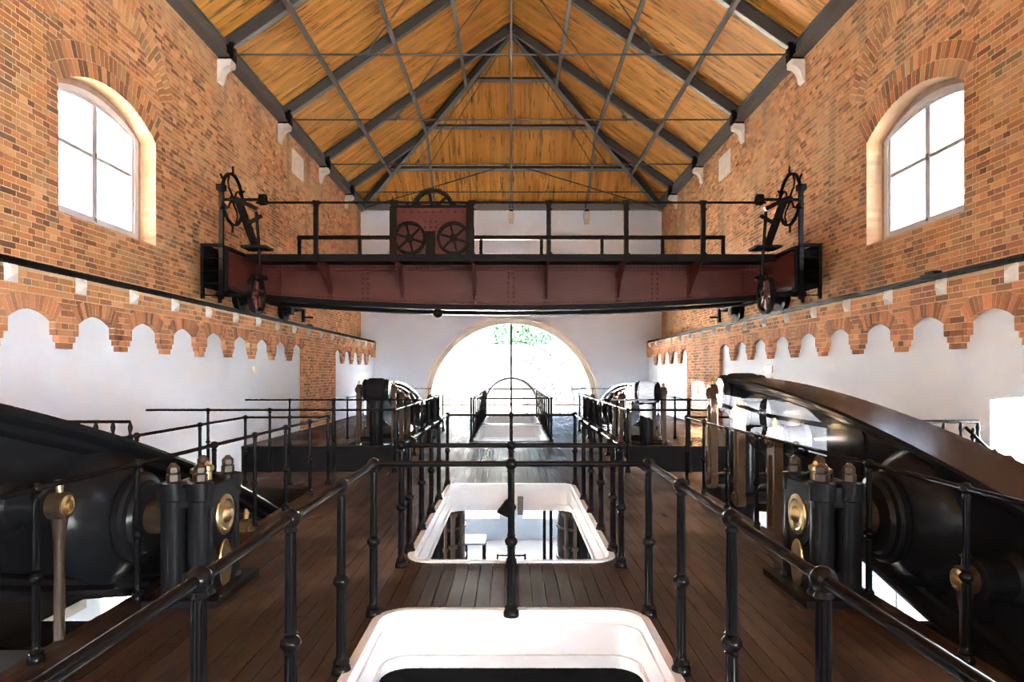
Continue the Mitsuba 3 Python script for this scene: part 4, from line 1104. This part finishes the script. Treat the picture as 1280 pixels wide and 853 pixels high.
for x in (-0.48, 0.48):
    part(rr, 'post', cyl((x, 23.6, ZF), (x, 23.6, ZF + .8), 0.03, 8), 'iron_dull')
sp_ = thing('spotlight', 'black spotlight clamped under the far edge of the second floor opening', 'spotlight')
part(sp_, 'housing', lathe([(0.05, 0), (0.06, 0.02), (0.11, 0.22), (0.105, 0.22), (0.05, 0.05)], 20, (-0.02, 9.35, -0.16), (-0.35, -0.2, -0.8)), 'iron_dull', 35)
part(sp_, 'bracket', bx(-0.03, 0.03, 9.35, 9.71, -0.18, -0.13), 'iron_dull')
solo('junction_box', bx(0.09, 0.17, 9.55, 9.68, -0.40, -0.16), 'muntin_grey', 'small grey box under the far edge of the second opening', 'box')
solo('exit_sign', bx(XW - 0.02, XW - 0.001, 15.2, 15.75, 1.6, 1.75), 'sign_red', 'small red sign plate on the right white wall', 'sign')
solo('wall_lamp', bx(-XW + 0.001, -XW + 0.06, 15.35, 15.6, 1.58, 1.75), 'sign_white', 'small white lamp box on the left white wall', 'lamp')

# ------------------------------------------------------------------ outside
ch = thing('chimney', 'tall brick chimney outside the left wall, out of view', 'chimney')
part(ch, 'shaft', lathe([(1.3, ZF - .6), (0.95, ZF + 4), (0.9, 13.0), (1.05, 13.2), (1.05, 13.8), (0.85, 14.0)], 32, (-10.6, 3.5, 0)), 'rough_brick', 30)
gd = struct('ground', bx(-150, 150, -150, 200, ZF - 1.2, ZF - 0.35), 'sand_ground', 'sunlit yard outside')
hb = thing('white_building', 'sunlit white building outside the half-round window', 'building')
part(hb, 'wall', bx(-16, 16, 44, 52, ZF - 0.5, 3.2), 'render_white')
part(hb, 'coping', bx(-16.2, 16.2, 43.8, 52.2, 3.2, 3.4), 'render_white')
for x in (-9, -4.5, 4.5, 9):
    part(hb, 'window', bx(x - 0.6, x + 0.6, 43.95, 44.02, -1.2, 0.6), 'muntin_grey')


def tree(x, y, h, r, label, seed):
    t = thing('tree', label, 'tree')
    rg = np.random.default_rng(seed)
    part(t, 'trunk', cyl((x, y, ZF - 0.5), (x, y, h - r), 0.3, 10, 0.12), 'bark')
    n = 5000
    d = rg.normal(size=(n, 3)); d /= np.linalg.norm(d, axis=1, keepdims=True)
    lob = 0.7 + 0.45 * meshkit.fbm(d * 2.2 + seed, 3, seed)
    c = np.array([x, y, h - r]) + d * (lob * r * rg.random(n) ** 0.33)[:, None] * np.array([1, 1, 1.0])
    a = rg.normal(size=(n, 3)); a /= np.linalg.norm(a, axis=1, keepdims=True)
    b = np.cross(a, d); b /= np.linalg.norm(b, axis=1, keepdims=True) + 1e-9
    s = 0.16
    v = np.stack([c + a * s, c + b * s * .6, c - a * s, c - b * s * .6], 1).reshape(-1, 3)
    f = (np.array([[0, 1, 2], [0, 2, 3]])[None] + 4 * np.arange(n)[:, None, None]).reshape(-1, 3)
    part(t, 'foliage', mk(v, f), 'leaf_green', kind='stuff')


for i, (x, y, h, r, lb) in enumerate([(-7.2, 58, 8.4, 3.4, 'green tree behind the white building, seen at the upper left of the window'), (0.6, 60, 9.0, 3.6, 'green tree behind the white building, seen at the top of the window'), (8.2, 58, 8.2, 3.3, 'green tree behind the white building, seen at the upper right of the window')]):
    tree(x, y, h, r, lb, i + 3)
